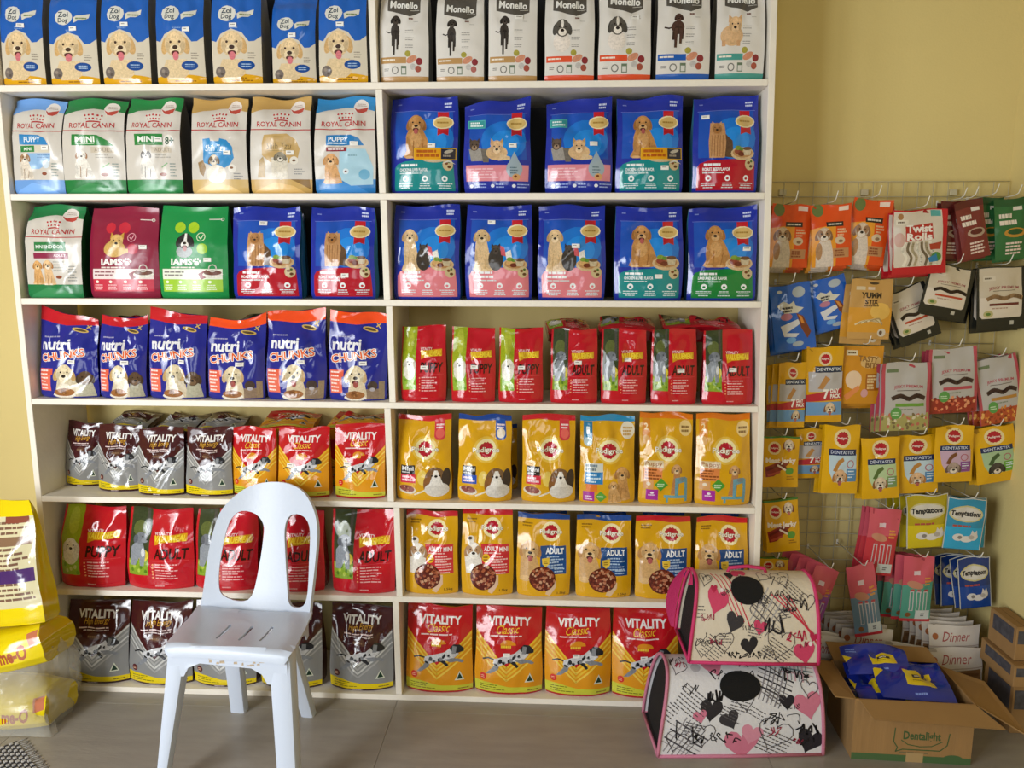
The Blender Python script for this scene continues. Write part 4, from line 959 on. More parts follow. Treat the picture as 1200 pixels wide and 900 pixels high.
for k, (a, b, y, rz) in enumerate(((642, 694, 385, 4), (702, 768, 383, -3), (780, 870, 381, 2))): heap_bag(VA if k else VP, LH, GV, a, b, y, 4, .10, .17, .065, seed=30+k, rz=rz)
for k, (a, b, y) in enumerate(((110, 165, 380), (270, 330, 378))): heap_bag(VA, 'red bag lying behind the navy bags', GV, a, b, y, 4, .13, .15, .06, seed=40+k)
# --- row 5 left
GS = 'small leaping dog bags on the fifth deck'
LBR, LYE = d_leap(True), d_leap(False)
for (a, b, t, y, yf, kw) in ((67, 116, 495, 571, .115, dict(slant=-.1)), (112, 162, 498, 580, .06, dict(slant=-.05)), (159, 213, 501, 586, .02, dict(slant=.05)), (216, 270, 501, 587, .02, dict())):
    shelf_bag(LBR, 'small brown and grey bag with leaping spotted dog on the fifth deck', GS, a, b, t, y, 5, yf=yf, d=.085, style='pillow', wr=1.7, lean=.05, **kw)
for (a, b, t, y, yf) in ((270, 322, 501, 585, .03), (324, 384, 501, 588, .02), (391, 450, 497, 588, .02)):
    shelf_bag(LYE, 'small yellow and red bag with leaping spotted dog on the fifth deck', GS, a, b, t, y, 5, yf=yf, d=.09, style='pillow', wr=1.2, lean=.04, sticker=(.2, .5) if a > 320 else None)
for (a, b, t) in ((76, 122, 514), (128, 176, 514), (182, 232, 514), (234, 280, 514)):
    shelf_bag(LBR, 'small brown bag standing behind the front brown bags', GS, a, b, t, 560, 5, yf=.205, d=.08, style='pillow', wr=1.7, lean=.0)
for k, (a, b, y, rz) in enumerate(((120, 168, 500, 4), (174, 222, 502, -4), (228, 278, 502, 3))):
    heap_bag(LBR, 'brown and grey bag lying on top of the small brown bags', GS, a, b, y, 5, .12, .17, .06, seed=50+k, rz=rz)
for (a, b, t) in ((300, 366, 516), (378, 446, 516)):
    shelf_bag(LYE, 'small yellow bag standing behind the front yellow bags', GS, a, b, t, 566, 5, yf=.16, d=.09, style='pillow', wr=1.2, lean=.0)
for k, (a, b, y, rz) in enumerate(((300, 364, 500, 3), (378, 446, 500, -3))):
    heap_bag(LYE, 'yellow and red bag lying on top of the small yellow bags', GS, a, b, y, 5, .125, .17, .065, seed=60+k, rz=rz)
# --- row 5 right
GP = 'yellow bags with a red rosette on the fifth deck'
for (a, b, t, y, k, lab, yf) in ((464, 528, 486, 586, 'mini_red', 'yellow bag with red top seal, red rosette and shaggy brown and white dog', .012), (536, 599, 486, 586.5, 'mini_blue', 'yellow bag with navy top seal, red rosette and shaggy brown and white dog', .012),
                             (611, 674, 486, 587, 'mini_red', 'yellow bag with red top seal, red rosette and shaggy brown and white dog', .014), (679, 744, 487, 590, 'pups', 'yellow bag with sky blue top seal and two golden puppies', .012),
                             (749, 812, 484, 591, 'puppy', 'yellow bag with orange top seal and puppy on blue stool', .012), (815, 883, 485, 593, 'puppy', 'yellow bag with orange top seal and puppy on blue stool', .012)):
    shelf_bag(d_rose(k), lab, GP, a, b, t, y, 5, yf=yf, d=.095, style='pillow', wr=1.6, lean=.035)
for (a, b, t) in ((548, 606, 496), (622, 672, 496), (690, 740, 497)): shelf_bag(d_rose('mini_blue'), 'yellow rosette bag half hidden behind the fifth deck front row', GP, a, b, t, 578, 5, yf=.15, d=.09, style='pillow', wr=1.4)
# --- row 6 left
GB = 'large red value bags on the sixth deck'
BVP, BVA = d_value(True, 125), d_value(False, 125)
for (a, b, t, y, D, kw, L) in ((64, 143, 592, 689, BVP, dict(skew=.04), 'large red bag with white puppy on lime green picture strip'), (146, 224, 596, 691, BVA, {}, 'large red grey dog bag beside the large puppy bag'),
                            (226, 300, 597, 692, BVA, {}, 'large red grey dog bag seen through the chair back'), (304, 378, 597, 694, BVA, {}, 'large red grey dog bag seen through the chair back'), (387, 464, 597, 697, BVA, {}, 'large red grey dog bag beside the white divider')):
    shelf_bag(D, L, GB, a, b, t, y, 6, yf=.010, d=.11, style='pillow', wr=1.5, lean=.03, **kw)
# --- row 6 right
GQ = 'yellow bags with a red rosette on the sixth deck'
for (a, b, t, y, k) in ((473, 536, 599, 699.5, 'small'), (540, 601, 597, 700, 'small'), (605, 668, 602, 705, 'adult'), (674, 740, 604, 706, 'adult'), (744, 810, 605, 706, 'adult_red'), (815, 881, 606, 704, 'adult_red')):
    lab = {'small': 'yellow bag with small white dog and red panel beside a kibble bowl', 'adult': 'yellow bag with navy top seal, golden retriever and blue panel', 'adult_red': 'yellow bag with red top seal, golden retriever and blue panel'}[k]
    shelf_bag(d_rose(k), lab, GQ, a, b, t, y, 6, yf=.02, d=.085, style='pillow', wr=1.1, lean=.035)
for (a, b, t) in ((612, 664, 600), (682, 734, 600), (752, 802, 600), (820, 874, 600)): shelf_bag(d_rose('adult'), 'yellow rosette bag half hidden behind the sixth deck front row', GQ, a, b, t, 694, 6, yf=.14, d=.085, style='pillow', wr=1.0)
# --- row 7
GL = 'large leaping dog bags on the bottom deck'
LM = 'large brown leaping dog bag standing between two brown bags on the bottom deck'
for (a, b, t, y, L) in ((74, 147, 703, 799, 'large brown leaping dog bag against the left upright on the bottom deck'), (148, 221, 705, 803, LM), (224, 297, 707, 806, LM), (303, 375, 708, 808, LM), (385, 459, 709, 812, 'large brown leaping dog bag beside the white divider on the bottom deck')):
    shelf_bag(LBR, L, GL, a, b, t, y, 7, yf=.010, d=.12, style='pillow', wr=1.5, lean=.03)
LM = 'large yellow leaping dog bag standing between two yellow bags on the bottom deck'
for (a, b, t, y, L) in ((475, 553, 709, 819, 'large yellow leaping dog bag beside the white divider on the bottom deck'), (556, 635, 711, 819, LM), (638, 716, 712, 819, LM), (717, 795, 714, 821, 'large yellow leaping dog bag partly hidden by the pet carriers')):
    shelf_bag(LYE, L, GL, a, b, t, y, 7, yf=.012, d=.12, style='pillow', wr=1.1, lean=.03, sticker=(.42, .5) if a > 500 else None)

# ================================================================== wire grid on the wall with hooks and hanging packets
YG = 0.292
GX0, GX1, GZ0, GZ1 = float(atY(905, 215, YG)[0]), XR-.012, 0.17, float(atY(1000, 213, YG)[2])
grid = empty('wire_grid_panel', ((GX0+GX1)/2, YG, GZ0), label='cream wire grid panel screwed to the yellow wall', cat='grid panel')
_gx, _gz = (GX1-GX0), (GZ1-GZ0)
V, F = tube_vf([(-_gx/2, 0, 0), (_gx/2, 0, 0)], .0016, 5); _mh = raw_mesh('wire', V, F); _mh.materials.append(M('wire'))
V, F = tube_vf([(0, .0034, 0), (0, .0034, _gz)], .0016, 5); _mv = raw_mesh('wire', V, F); _mv.materials.append(M('wire'))
for k in range(int(_gz/.05)+1):
    o = link(bpy.data.objects.new('wire', _mh), grid); o.location = (0, 0, _gz-k*.05)
for k in range(int(_gx/.05)+1):
    o = link(bpy.data.objects.new('wire', _mv), grid); o.location = (_gx/2-k*.05, 0, 0)
for sx in (-.9, -.2, .55):
    box('wall_bracket', sx*_gx/2-.012, sx*_gx/2+.012, .006, YW-YG-.0005, _gz-.045, _gz-.025, 'wire', grid)

# ------------------------------------------------------------------ packet prints (100 wide)
def h_orange():
    D = Design((0, 0, 100, 158), 0xe0501a, 0xb83a12, mat='film_satin', nu=8, nv=12)
    D.poly([(0, 60), (60, 50), (60, 158), (0, 158)], 0xe89a2c); D.ell(18, 14, 14, 16, 0x6a7a44); D.rect(68, 5, 92, 16, 0xf0d8c8)
    D.rect(36, 44, 80, 56, 0x2c2420); D.bars(40, 48, 36, 1, 5, 0xd8cfc4, seed=2, th=4); D.bars(64, 62, 24, 3, 7, 0xe8b890, seed=5, th=4)
    D.ell(70, 92, 13, 10, 0xd8c0a0); D.ell(72, 94, 6, 4, 0x8a6a50, n=8); D.rect(52, 112, 92, 136, 0xc08a5c); D.bars(56, 116, 32, 3, 6, 0x8a4a2c, seed=8, th=4)
    D.p('dog_picture'); D.poly([(10, 158), (12, 104), (24, 86), (46, 90), (52, 120), (54, 158)], 0xd9cabc); D.ell(18, 118, 8, 22, 0xb08660); dog_face(D, 30, 76, 18, 0xcfb8a0, 0x8a6244, 0xe4d8cc, mask=0x9a7252)
    return D
def h_twist():
    D = Design((0, 0, 100, 122), 0xc01c28, 0xa01620, mat='film_satin', nu=8, nv=10)
    D.poly([(2, 3), (90, 2), (93, 96), (90, 106), (4, 108), (2, 100)], 0xd9cdbc); D.rect(70, 3, 88, 14, 0x57a8a4); D.ell(14, 12, 5, 6, 0xa8784a); D.rect(6, 18, 28, 27, 0xe6ddcc); D.bars(9, 21, 16, 1, 4, 0x6a5a4c, seed=3, th=3)
    for k in range(7): D.line(open_smooth([(20+k*8, 62), (17+k*9, 76), (24+k*9.5, 90), (20+k*10, 105)], 4), 4.8, (0xf0e8d6, 0x7f6f58, 0xb8a888)[k % 3])
    D.ell(80, 90, 10, 9, 0x4a8a3c); D.poly([(64, 92), (80, 84), (84, 98), (68, 100)], 0x2f7fb0); D.poly([(66, 66), (90, 62), (88, 76), (68, 76)], 0xb0402c); D.ell(12, 56, 9, 14, 0xcfa698)
    D.p('logo'); D.poly([(22, 31), (72, 26), (74, 56), (22, 60)], 0xb8322c); D.text('Twist', 24, 28, 72, 43, 0xf4ece4, .04); D.text('Rolls', 24, 44, 72, 58, 0xf4ece4, .04)
    return D
def h_strip(base, dark, lit, words_):
    D = Design((0, 0, 100, 165), base, dark, mat='film_satin', nu=8, nv=12)
    D.rect(0, 0, 100, 20, dark); D.bars(14, 40, 52, 2, 18, 0xe6d8c8, seed=4, th=12); D.ell(60, 92, 34, 13, lit); D.ell(60, 90, 24, 8, dark)
    D.bars(30, 118, 56, 4, 9, 0xe8d0c4, seed=6, th=5); D.rect(56, 22, 84, 32, 0xe0d8cc)
    return D
def h_blue():
    D = Design((0, 0, 100, 150), 0x1d5fc0, 0x154a9a, mat='film_gloss', nu=8, nv=12)
    D.ell(70, 20, 16, 12, 0xaeb8c0); D.poly([(14, 46), (30, 36), (44, 44), (56, 38), (60, 50), (78, 56), (62, 66), (30, 64)], 0xd6d2c2); D.bars(26, 50, 34, 2, 7, 0x3a3a40, seed=3, th=5)
    D.ell(34, 72, 14, 8, 0xb87890); D.poly([(18, 92), (60, 80), (66, 90), (30, 108), (60, 112), (52, 120), (24, 116)], 0xd8d8dc); D.poly([(58, 66), (74, 74), (90, 112), (80, 126), (66, 100)], 0x7a3a24); D.poly([(62, 70), (70, 74), (76, 92), (68, 90)], 0xd98a3a)
    D.ell(40, 126, 12, 7, 0x6fa8e0); D.ell(56, 136, 14, 6, 0xa8b4c0); D.ell(24, 14, 6, 4, 0xc8ccd0)
    return D
def h_yumm():
    D = Design((0, 0, 100, 140), 0xc89a58, 0xa67c40, mat='film_satin', nu=8, nv=12)
    D.rect(0, 66, 100, 124, 0xd99a34); D.ell(72, 74, 24, 20, 0xe6b85c); D.ell(55, 8, 12, 3, 0x4a3a28)
    D.rect(12, 17, 34, 25, 0xd8c4a0); D.rect(40, 17, 56, 24, 0xe0c8b0); D.bars(34, 60, 34, 1, 4, 0x7a6038, seed=2, th=3)
    for k in range(6): D.line(open_smooth([(16+k*7, 106-k*2), (40+k*6, 96-k), (78, 100+k)], 3), 3.4, (0xe2d2a8, 0xb89a68)[k % 2])
    D.ell(80, 124, 10, 10, 0xd8cdbc); D.ell(78, 124, 4, 5, 0x6a5040)
    D.p('logo'); D.text('YUMM', 26, 30, 74, 44, 0x3c2e20, .05); D.text('STIX', 36, 47, 66, 58, 0x3c2e20, .04)
    return D
def h_jerky(c):
    D = Design((0, 0, 100, 125), 0x24241f, 0x1a1a17, mat='film_satin', nu=8, nv=10)
    D.poly([(4, 3), (90, 2), (92, 96), (88, 101), (10, 102), (5, 96)], 0xcdbfa8); D.poly([(5, 60), (91, 58), (92, 96), (88, 101), (10, 102), (5, 96)], 0xdccfbe)
    D.rect(12, 18, 36, 27, 0xd8ccb8); D.bars(15, 21, 18, 1, 4, 0x6a6050, seed=3, th=3)
    D.text('JERKY PREMIUM', 22, 38, 84, 45, 0x9a5050, .02, arc=2); D.rect(30, 47, 76, 48, 0x4a4038); D.line(open_smooth([(20, 63), (34, 58), (54, 63), (72, 58), (90, 63)], 4), 8, (0x33251f, 0x9c7a56, 0x6a4a38)[c]); D.rect(24, 72, 84, 77, (0xb8462c, 0x6a2f2a, 0x8a5a30)[c]); D.bars(30, 81, 44, 1, 4, 0xb09080, seed=4, th=2.4)
    D.ell(22, 93, 10, 7, 0xb8ae78); D.ell(22, 93, 5, 3, 0x5a7a34); D.rect(68, 108, 76, 116, 0xb8b4a8); D.bars(14, 106, 0.1, 1, 1, 0x24241f)
    return D
def h_week():
    D = Design((0, 0, 100, 190), 0xd8a018, 0xa8780f, mat='film_gloss', nu=8, nv=12)
    D.rect(6, 62, 100, 112, 0xb9b4b4); D.poly([(30, 104), (52, 72), (64, 80), (46, 106)], 0xb8834a); D.poly([(0, 120), (100, 104), (100, 132), (0, 138)], 0xb8303a); D.rect(0, 138, 100, 172, 0x6f9ac4)
    D.rect(24, 48, 98, 64, 0x1c2c48); D.text('DENTASTIX', 28, 52, 94, 60, 0xd8dce4, .02)
    D.p('logo'); rosette(D, 52, 30, 13, False, ring=0xe6cfa0); D.text('7', 46, 106, 62, 130, 0xf4efe8, .05); D.text('DAY', 66, 105, 92, 116, 0xf4efe8, .05); D.text('PACK', 66, 118, 96, 129, 0xf4efe8, .05)
    D.p('dog_picture'); dog_face(D, 66, 154, 14, 0xd8c0a0, 0x7a4a2c, 0xe8dccc, tongue=0xb06058)
    return D
def h_tasty():
    D = Design((0, 0, 100, 138), 0xd08c20, 0xa86a14, mat='film_gloss', nu=8, nv=10)
    D.rect(10, 10, 38, 22, 0xe6d8b8); D.bars(14, 14, 20, 1, 5, 0x6a5030, seed=2, th=4); D.ell(70, 38, 26, 14, 0xd8b070, -10)
    D.text('TASTY', 40, 24, 88, 38, 0x8a6030, .03, rot=-6); D.text('BITS', 56, 40, 92, 53, 0x8a6030, .03, rot=-6)
    D.ell(28, 80, 20, 22, 0xe6c8a8); D.poly([(6, 118), (40, 92), (44, 102), (14, 130)], 0xe08a50); D.rect(58, 66, 92, 106, 0xa86018); D.bars(62, 70, 26, 5, 7, 0xe6c890, seed=5, th=4); D.rect(86, 64, 94, 100, 0xb8b8ba); D.ell(56, 112, 9, 10, 0xd8a0a0)
    return D
def h_pink(c):
    D = Design((0, 0, 100, 125), 0xb9b4b0, 0xb04050, mat='film_gloss', nu=8, nv=10)
    D.rect(0, 0, 7, 125, 0xb84858); D.rect(93, 0, 100, 125, 0xb84858); D.rect(10, 12, 34, 18, 0x6a7a5a)
    D.text('JERKY PREMIUM', 24, 40, 84, 47, 0xb04858, .02, arc=2); D.rect(30, 50, 78, 51.2, 0x5a5048); D.line(open_smooth([(22, 65), (38, 60), (56, 66), (72, 60), (88, 65)], 4), 8, 0x4a3430); D.rect(28, 74, 88, 80, (0x6a9a3c, 0xb84a58, 0xb8843c)[c]); D.bars(36, 84, 40, 1, 4, 0x8a9080, seed=3, th=2.4)
    cols = ((0xd8cdae, 0xa8a060, 0xc06a58, 0x7a6a48), (0xd86a4a, 0x9a2e24, 0xe89a70, 0x7a1e18), (0xd88a3a, 0xb8502c, 0xe8b060, 0x8a3a20))[c]
    D.rect(2, 96, 98, 125, cols[1]); rnd = random.Random(c+4)
    for k in range(60): D.ell(rnd.uniform(4, 96), rnd.uniform(93, 122), rnd.uniform(2.4, 4.4), rnd.uniform(2, 3.4), rnd.choice(cols), rnd.uniform(0, 180), n=6)
    D.ell(30, 92, 11, 11, 0x5a9a4c); D.bars(23, 90, 14, 2, 4, 0xc8e0b8, seed=5, th=2)
    return D
def h_meat():
    D = Design((0, 0, 100, 140), 0xdaa414, 0xa87a0e, mat='film_gloss', nu=8, nv=10)
    D.rect(0, 0, 100, 5, 0x3f7a34); D.poly([(4, 84), (60, 62), (76, 70), (30, 108), (8, 112)], 0x8a2c20); D.line([(10, 92), (50, 74), (70, 92)], 6, 0x6a1e18); D.line([(14, 106), (46, 96)], 6, 0xb04a34); D.line([(40, 78), (78, 100)], 5, 0xe8d8c8); D.ell(74, 94, 12, 10, 0x5a9a3c)
    D.text('Meat Jerky', 6, 58, 92, 76, 0xf2e6dc, .05); D.bars(66, 108, 24, 2, 6, 0x9a6a18, seed=4, th=3)
    D.p('logo'); rosette(D, 30, 32, 13, False, ring=0xe6d0a0)
    D.p('dog_picture'); dog_face(D, 70, 24, 14, 0xe0cdb8, 0x7a3e24, 0xeee6da, tongue=0xb86a60)
    return D
def h_dent(c):
    panel, low = ((0xbfd4e0, 0x4f88bc), (0xb8cfa0, 0x7a9a64), (0xc8a8c0, 0x8a4a94), (0xa8c49a, 0x6aa83c))[c]
    D = Design((0, 0, 100, 165), 0xe2ac14, 0xb0820e, mat='film_gloss', nu=8, nv=12)
    D.poly([(14, 70), (92, 68), (94, 134), (30, 136), (18, 110)], panel); D.rect(66, 104, 94, 134, low); D.bars(70, 108, 20, 3, 7, 0xdce8f0, seed=5, th=3)
    D.rect(14, 56, 90, 71, 0x1c2c58); D.text('DENTASTIX', 20, 59.5, 84, 67.5, 0xc8d0e4, .02); D.ring(76, 92, 9, 2.4, 0xb86878, 14)
    D.poly([(28, 108), (40, 84), (54, 76), (58, 84), (44, 96), (38, 112)], (0xb8803c, 0x4f6a34, 0x7a4a2c, 0x3f5a34)[c])
    D.p('logo'); rosette(D, 50, 30, 17, False, ring=0xe9d6a0)
    D.p('dog_picture'); dog_face(D, 48, 122, 17, (0xd8b088, 0xd8c4a8, 0xa89488, 0x4a443e)[c], (0xb07840, 0x8a5a30, 0x6a5448, 0x2e2a28)[c], 0xe8dccb, tongue=0xb06058 if c < 2 else None)
    return D
def h_tempt(base, low):
    D = Design((0, 0, 100, 140), base, 0x6a6a60, mat='film_gloss', nu=8, nv=10)
    D.rect(0, 0, 100, 2.4, 0xd0d0c8); D.rect(0, 0, 2.4, 140, 0xc8c8c0); D.rect(97.6, 0, 100, 140, 0xc8c8c0); D.rect(2.4, 78, 97.6, 138, low)
    D.bars(18, 72, 64, 1, 6, 0xb04a40, seed=3, th=5); D.ell(36, 106, 15, 10, 0xe0dcd8); D.ell(58, 110, 16, 9, 0xe6e2de); D.ell(76, 102, 11, 11, 0xdcd6d0); D.poly([(68, 94), (70, 84), (76, 92), (82, 84), (85, 96)], 0xdcd6d0); D.ell(40, 106, 6, 5, 0x8a8480, n=8); D.ell(70, 104, 8, 6, 0xb8b0a8, n=8)
    D.p('logo'); D.ell(50, 42, 44, 22, 0xcfc48a, n=16); D.ell(50, 42, 40, 18, 0xd8d2c8, n=16); D.text('Temptations', 12, 34, 88, 52, 0x22222a, .05, .15)
    return D
def h_stick(low):
    D = Design((0, 0, 100, 215), 0xd25a6a, 0xa83a4c, mat='film_satin', nu=8, nv=12)
    D.poly([(0, 96), (100, 80), (100, 215), (0, 215)], low); D.ell(40, 92, 26, 12, 0xc88a70, 10); D.rect(0, 205, 100, 215, 0xc83a44)
    for k in range(3): D.rect(24+k*23, 112, 38+k*23, 178, 0xd0c8cc); D.rect(27+k*23, 116, 35+k*23, 176, low); D.bars(26+k*23, 106, 14, 1, 8, 0xc84a50, seed=k, th=7)
    D.rect(48, 176, 96, 206, 0xd6dcdc); D.ell(24, 192, 9, 8, 0x8a5a34); D.bars(66, 186, 14, 2, 6, 0x6a6a70, seed=6, th=4)
    D.rect(34, 46, 56, 60, 0xe8d0d8); D.bars(70, 66, 24, 3, 10, 0xe8a04a, seed=9, th=6)
    return D
def h_dinner():
    D = Design((0, 0, 120, 100), 0xd9d0c6, 0xb8aca0, mat='paper_print', nu=8, nv=8)
    D.ell(14, 30, 7, 9, 0xb06a40); D.text('Dinner', 30, 18, 96, 44, 0xa84a48, .0, .35); D.rect(0, 56, 120, 58, 0xb09a90); D.poly([(4, 64), (116, 62), (118, 98), (2, 98)], 0x8f6a44); D.line([(10, 74), (60, 70), (110, 78)], 8, 0x7a5634); D.line([(10, 88), (60, 84), (110, 92)], 7, 0xa88058)
    return D
GH = 'white wire hooks on the grid panel'
def hook(x, yf, z):
    o = empty('display_hook', (x, YG-.002, z), label='white wire display hook clipped to the grid panel', cat='hook', group=GH)
    tube('prong', [(0, 0, -.001), (0, yf-YG-.010, .004), (0, yf-YG-.030, .010), (0, yf-YG-.045, .034)], .0016, 'hook_white', o, 5)
    box('clip', -.004, .004, -.0035, -.0005, -.010, .010, 'hook_white', o)
    return o
_pk = {}
def hang(key, D, label, cx, yt, wpx, hpx, roll, Y, n=1, group=None, d=.018, hk=True, dx=0.0, dz=-.006, step=.024, name='treat_packet', nroll=2.0):
    """packet hanging on a hook: cx, yt = top centre in the photograph at depth Y; n packets on the hook, the rest behind"""
    T = atY(cx, yt, Y); q = atY(cx+wpx, yt, Y); w = float(q[0]-T[0]); b = atY(cx, yt+hpx, Y); h = float(T[2]-b[2])
    rnd = random.Random(int(cx*3+yt))
    first = make_packet(name, label, 'pet treat', group, D, w, h, d, 'flat', int(cx+yt*5), (float(T[0]), Y, float(T[2])), hang=True, lean=0.0, wr=1.25, wave=1.0, nu=D.nu, nv=D.nv)
    first.rotation_euler = (0, math.radians(roll), 0)
    for k in range(1, n):
        c = copy_tree(first); c.location = (float(T[0])+dx*k+rnd.uniform(-.002, .002), Y+k*step, float(T[2])+dz*k); c.rotation_euler = (0, math.radians(roll+rnd.uniform(-nroll, nroll)), 0)
    if hk: hook(float(T[0]), Y, float(T[2])+h*.035+.004)
    return first
O = h_orange(); LO = 'orange treat packet with sitting brown and white dog'; GOo = 'orange treat packets on the top hooks'
hang('o', O, LO, 929, 242, 47, 74, 1, .13, 4, GOo); hang('o', O, LO, 975, 242, 48, 73, -4, .112, 4, GOo); hang('o', O, LO, 1025, 236, 47, 77, 5, .128, 4, GOo, dx=.012)
hang('t', h_twist(), 'white packet of twisted chew sticks with red border', 1080, 248, 65, 76, -3, .10, 3, 'chew stick packets in white and red', dx=-.006)
ST = h_strip(0x7a2f2c, 0x5f2422, 0xb8a08c, 0); SG = h_strip(0x2f6a3a, 0x24552e, 0xc08a34, 1)
hang('m', ST, 'slim maroon treat packet hanging straight beside the chew sticks', 1123, 238, 36, 68, 1, .15, 2, 'maroon treat packets'); hang('m', ST, 'slim maroon treat packet hanging tilted against the green packets', 1136, 237, 33, 70, -14, .115, 2, 'maroon treat packets')
hang('g', SG, 'green treat packet hanging beside the maroon packets', 1160, 234, 34, 72, -3, .15, 2, 'green treat packets'); hang('g', SG, 'green treat packet hanging next to the right wall', 1186, 235, 38, 72, -6, .122, 2, 'green treat packets')
BLU = h_blue(); LBl = 'blue packet of dental chews with white splash logo'
hang('b', BLU, LBl, 926, 336, 49, 78, -9, .12, 4, 'blue dental chew packets'); hang('b', BLU, LBl, 968, 328, 46, 62, -16, .14, 3, 'blue dental chew packets')
hang('y', h_yumm(), 'tan packet of slim chew sticks with dark lettering', 1024, 330, 51, 70, 1, .11, 2, 'tan chew stick packets', dx=-.012, dz=-.02)
JK = 'black edged jerky packets'
hang('j0', h_jerky(0), 'black edged jerky packet tilted beside the tan chew sticks', 1062, 340, 50, 66, -22, .155, 3, JK); hang('j1', h_jerky(0), 'black edged jerky packet with dark twisted stick and orange stripe', 1119, 314, 56, 60, 10, .12, 4, JK, dx=.014)
hang('j2', h_jerky(1), 'black edged jerky packet with pale stick next to the right wall', 1176, 315, 58, 74, -4, .13, 3, JK)
WK = h_week(); GW = 'seven day packs of dental sticks'
hang('w', WK, 'yellow and blue seven day pack of dental sticks in the middle rows', 930, 428, 33, 76, -1, .12, 3, GW, dx=-.012); hang('w', WK, 'yellow and blue seven day pack of dental sticks in the middle rows', 968, 410, 43, 88, -2, .118, 3, GW)
hang('ta', h_tasty(), 'orange packet of small treats with pink corner', 1013, 408, 48, 68, -1, .13, 3, 'orange small treat packets', dz=-.012)
GK = 'silver and pink jerky packets'
hang('p0', h_pink(0), 'silver and pink jerky packet with green stripe and pale pieces', 1064, 428, 58, 80, -2, .105, 3, GK, dx=-.008); hang('p1', h_pink(1), 'silver and pink jerky packet with red stripe and orange pieces', 1118, 411, 58, 76, -5, .125, 3, GK); hang('p2', h_pink(2), 'silver and pink jerky packet with tan stripe beside the right wall', 1168, 422, 52, 78, -12, .14, 3, GK, dx=-.01)
MT = h_meat(); GM = 'yellow meat jerky packets'
hang('me', MT, 'yellow meat jerky packet under the seven day packs', 917, 514, 42, 60, -1, .12, 3, GM); hang('w', WK, 'yellow and blue seven day pack of dental sticks beside meat jerky', 951, 505, 34, 58, -2, .15, 2, GW)
GD = 'yellow dental stick packets'
hang('d0', h_dent(0), 'yellow dental stick packet with sky blue panel and tan dog', 989, 502, 43, 80, 0, .115, 3, GD); hang('d1', h_dent(1), 'yellow dental stick packet with pale green panel and beagle', 1033, 516, 44, 72, -4, .105, 3, GD)
hang('d0', h_dent(0), 'yellow dental stick packet with blue panel above the cat treats', 1077, 513, 49, 68, -4, .13, 3, GD); hang('d2', h_dent(2), 'yellow dental stick packet with purple panel', 1120, 502, 46, 66, -3, .118, 3, GD); hang('d3', h_dent(3), 'yellow dental stick packet with green panel beside the right wall', 1165, 503, 50, 66, -11, .132, 3, GD)
hang('me', MT, 'yellow meat jerky packet hanging low beside the white shelf', 916, 588, 40, 62, -6, .12, 3, GM); hang('me2', MT, 'yellow meat jerky packet behind the pet carrier', 908, 656, 34, 40, -1, .14, 2, GM)
GSk = 'long stick packets'
hang('s0', h_stick(0xc83a44), 'long pink and red stick packet hanging alone', 1040, 600, 37, 78, 5, .11, 3, GSk, dx=-.004)
GT = 'cat treat packets'
TY = h_tempt(0xb8a41e, 0xd8c21e); TT = h_tempt(0x2a90b8, 0x2aa8d8); TN = h_tempt(0x1c3878, 0x224a98)
hang('ty', TY, 'yellow cat treat packet with oval logo', 1088, 583, 50, 62, -5, .12, 4, GT, dx=-.012); hang('tt', TT, 'turquoise cat treat packet with oval logo', 1136, 587, 46, 60, 3, .112, 4, GT, dx=.014, nroll=7)
hang('tn', TN, 'navy cat treat packet with oval logo', 1142, 656, 38, 60, -8, .11, 4, GT, dx=-.016, nroll=5)
hang('sp', h_stick(0x9a5aa8), 'long pink and purple stick packet in a fanned row', 970, 669, 29, 76, 15, .085, 5, GSk, dx=-.02, step=.026, dz=.004); hang('sb', h_stick(0x6f8aa0), 'long pink and grey blue stick packet leaning over the white packets', 1009, 666, 33, 84, -11, .07, 1, GSk)
hang('sg', h_stick(0x58a08c), 'long pink and green stick packet in a deep stack', 1079, 656, 36, 76, 0, .09, 5, GSk, dx=-.018, step=.026)
DN = h_dinner(); GDn = 'white dinner packets under the grid'
for (cx, yt, w, h, r, Y, n) in ((1018, 739, 62, 42, 3, .10, 5), (1120, 735, 60, 42, -3, .10, 5), (1052, 756, 62, 40, 5, .078, 1), (1120, 762, 66, 42, -5, .078, 1), (968, 748, 46, 44, 8, .05, 2)):
    hang('dn', DN, {5: 'white dinner packet in a fanned stack behind the blue pouches', 1: 'white dinner packet lying in front of the fanned stacks', 2: 'white dinner packet beside the pet carrier'}[n], cx, yt, w, h, r, Y, n, GDn, dx=-.012, dz=.004, hk=False, step=.024)

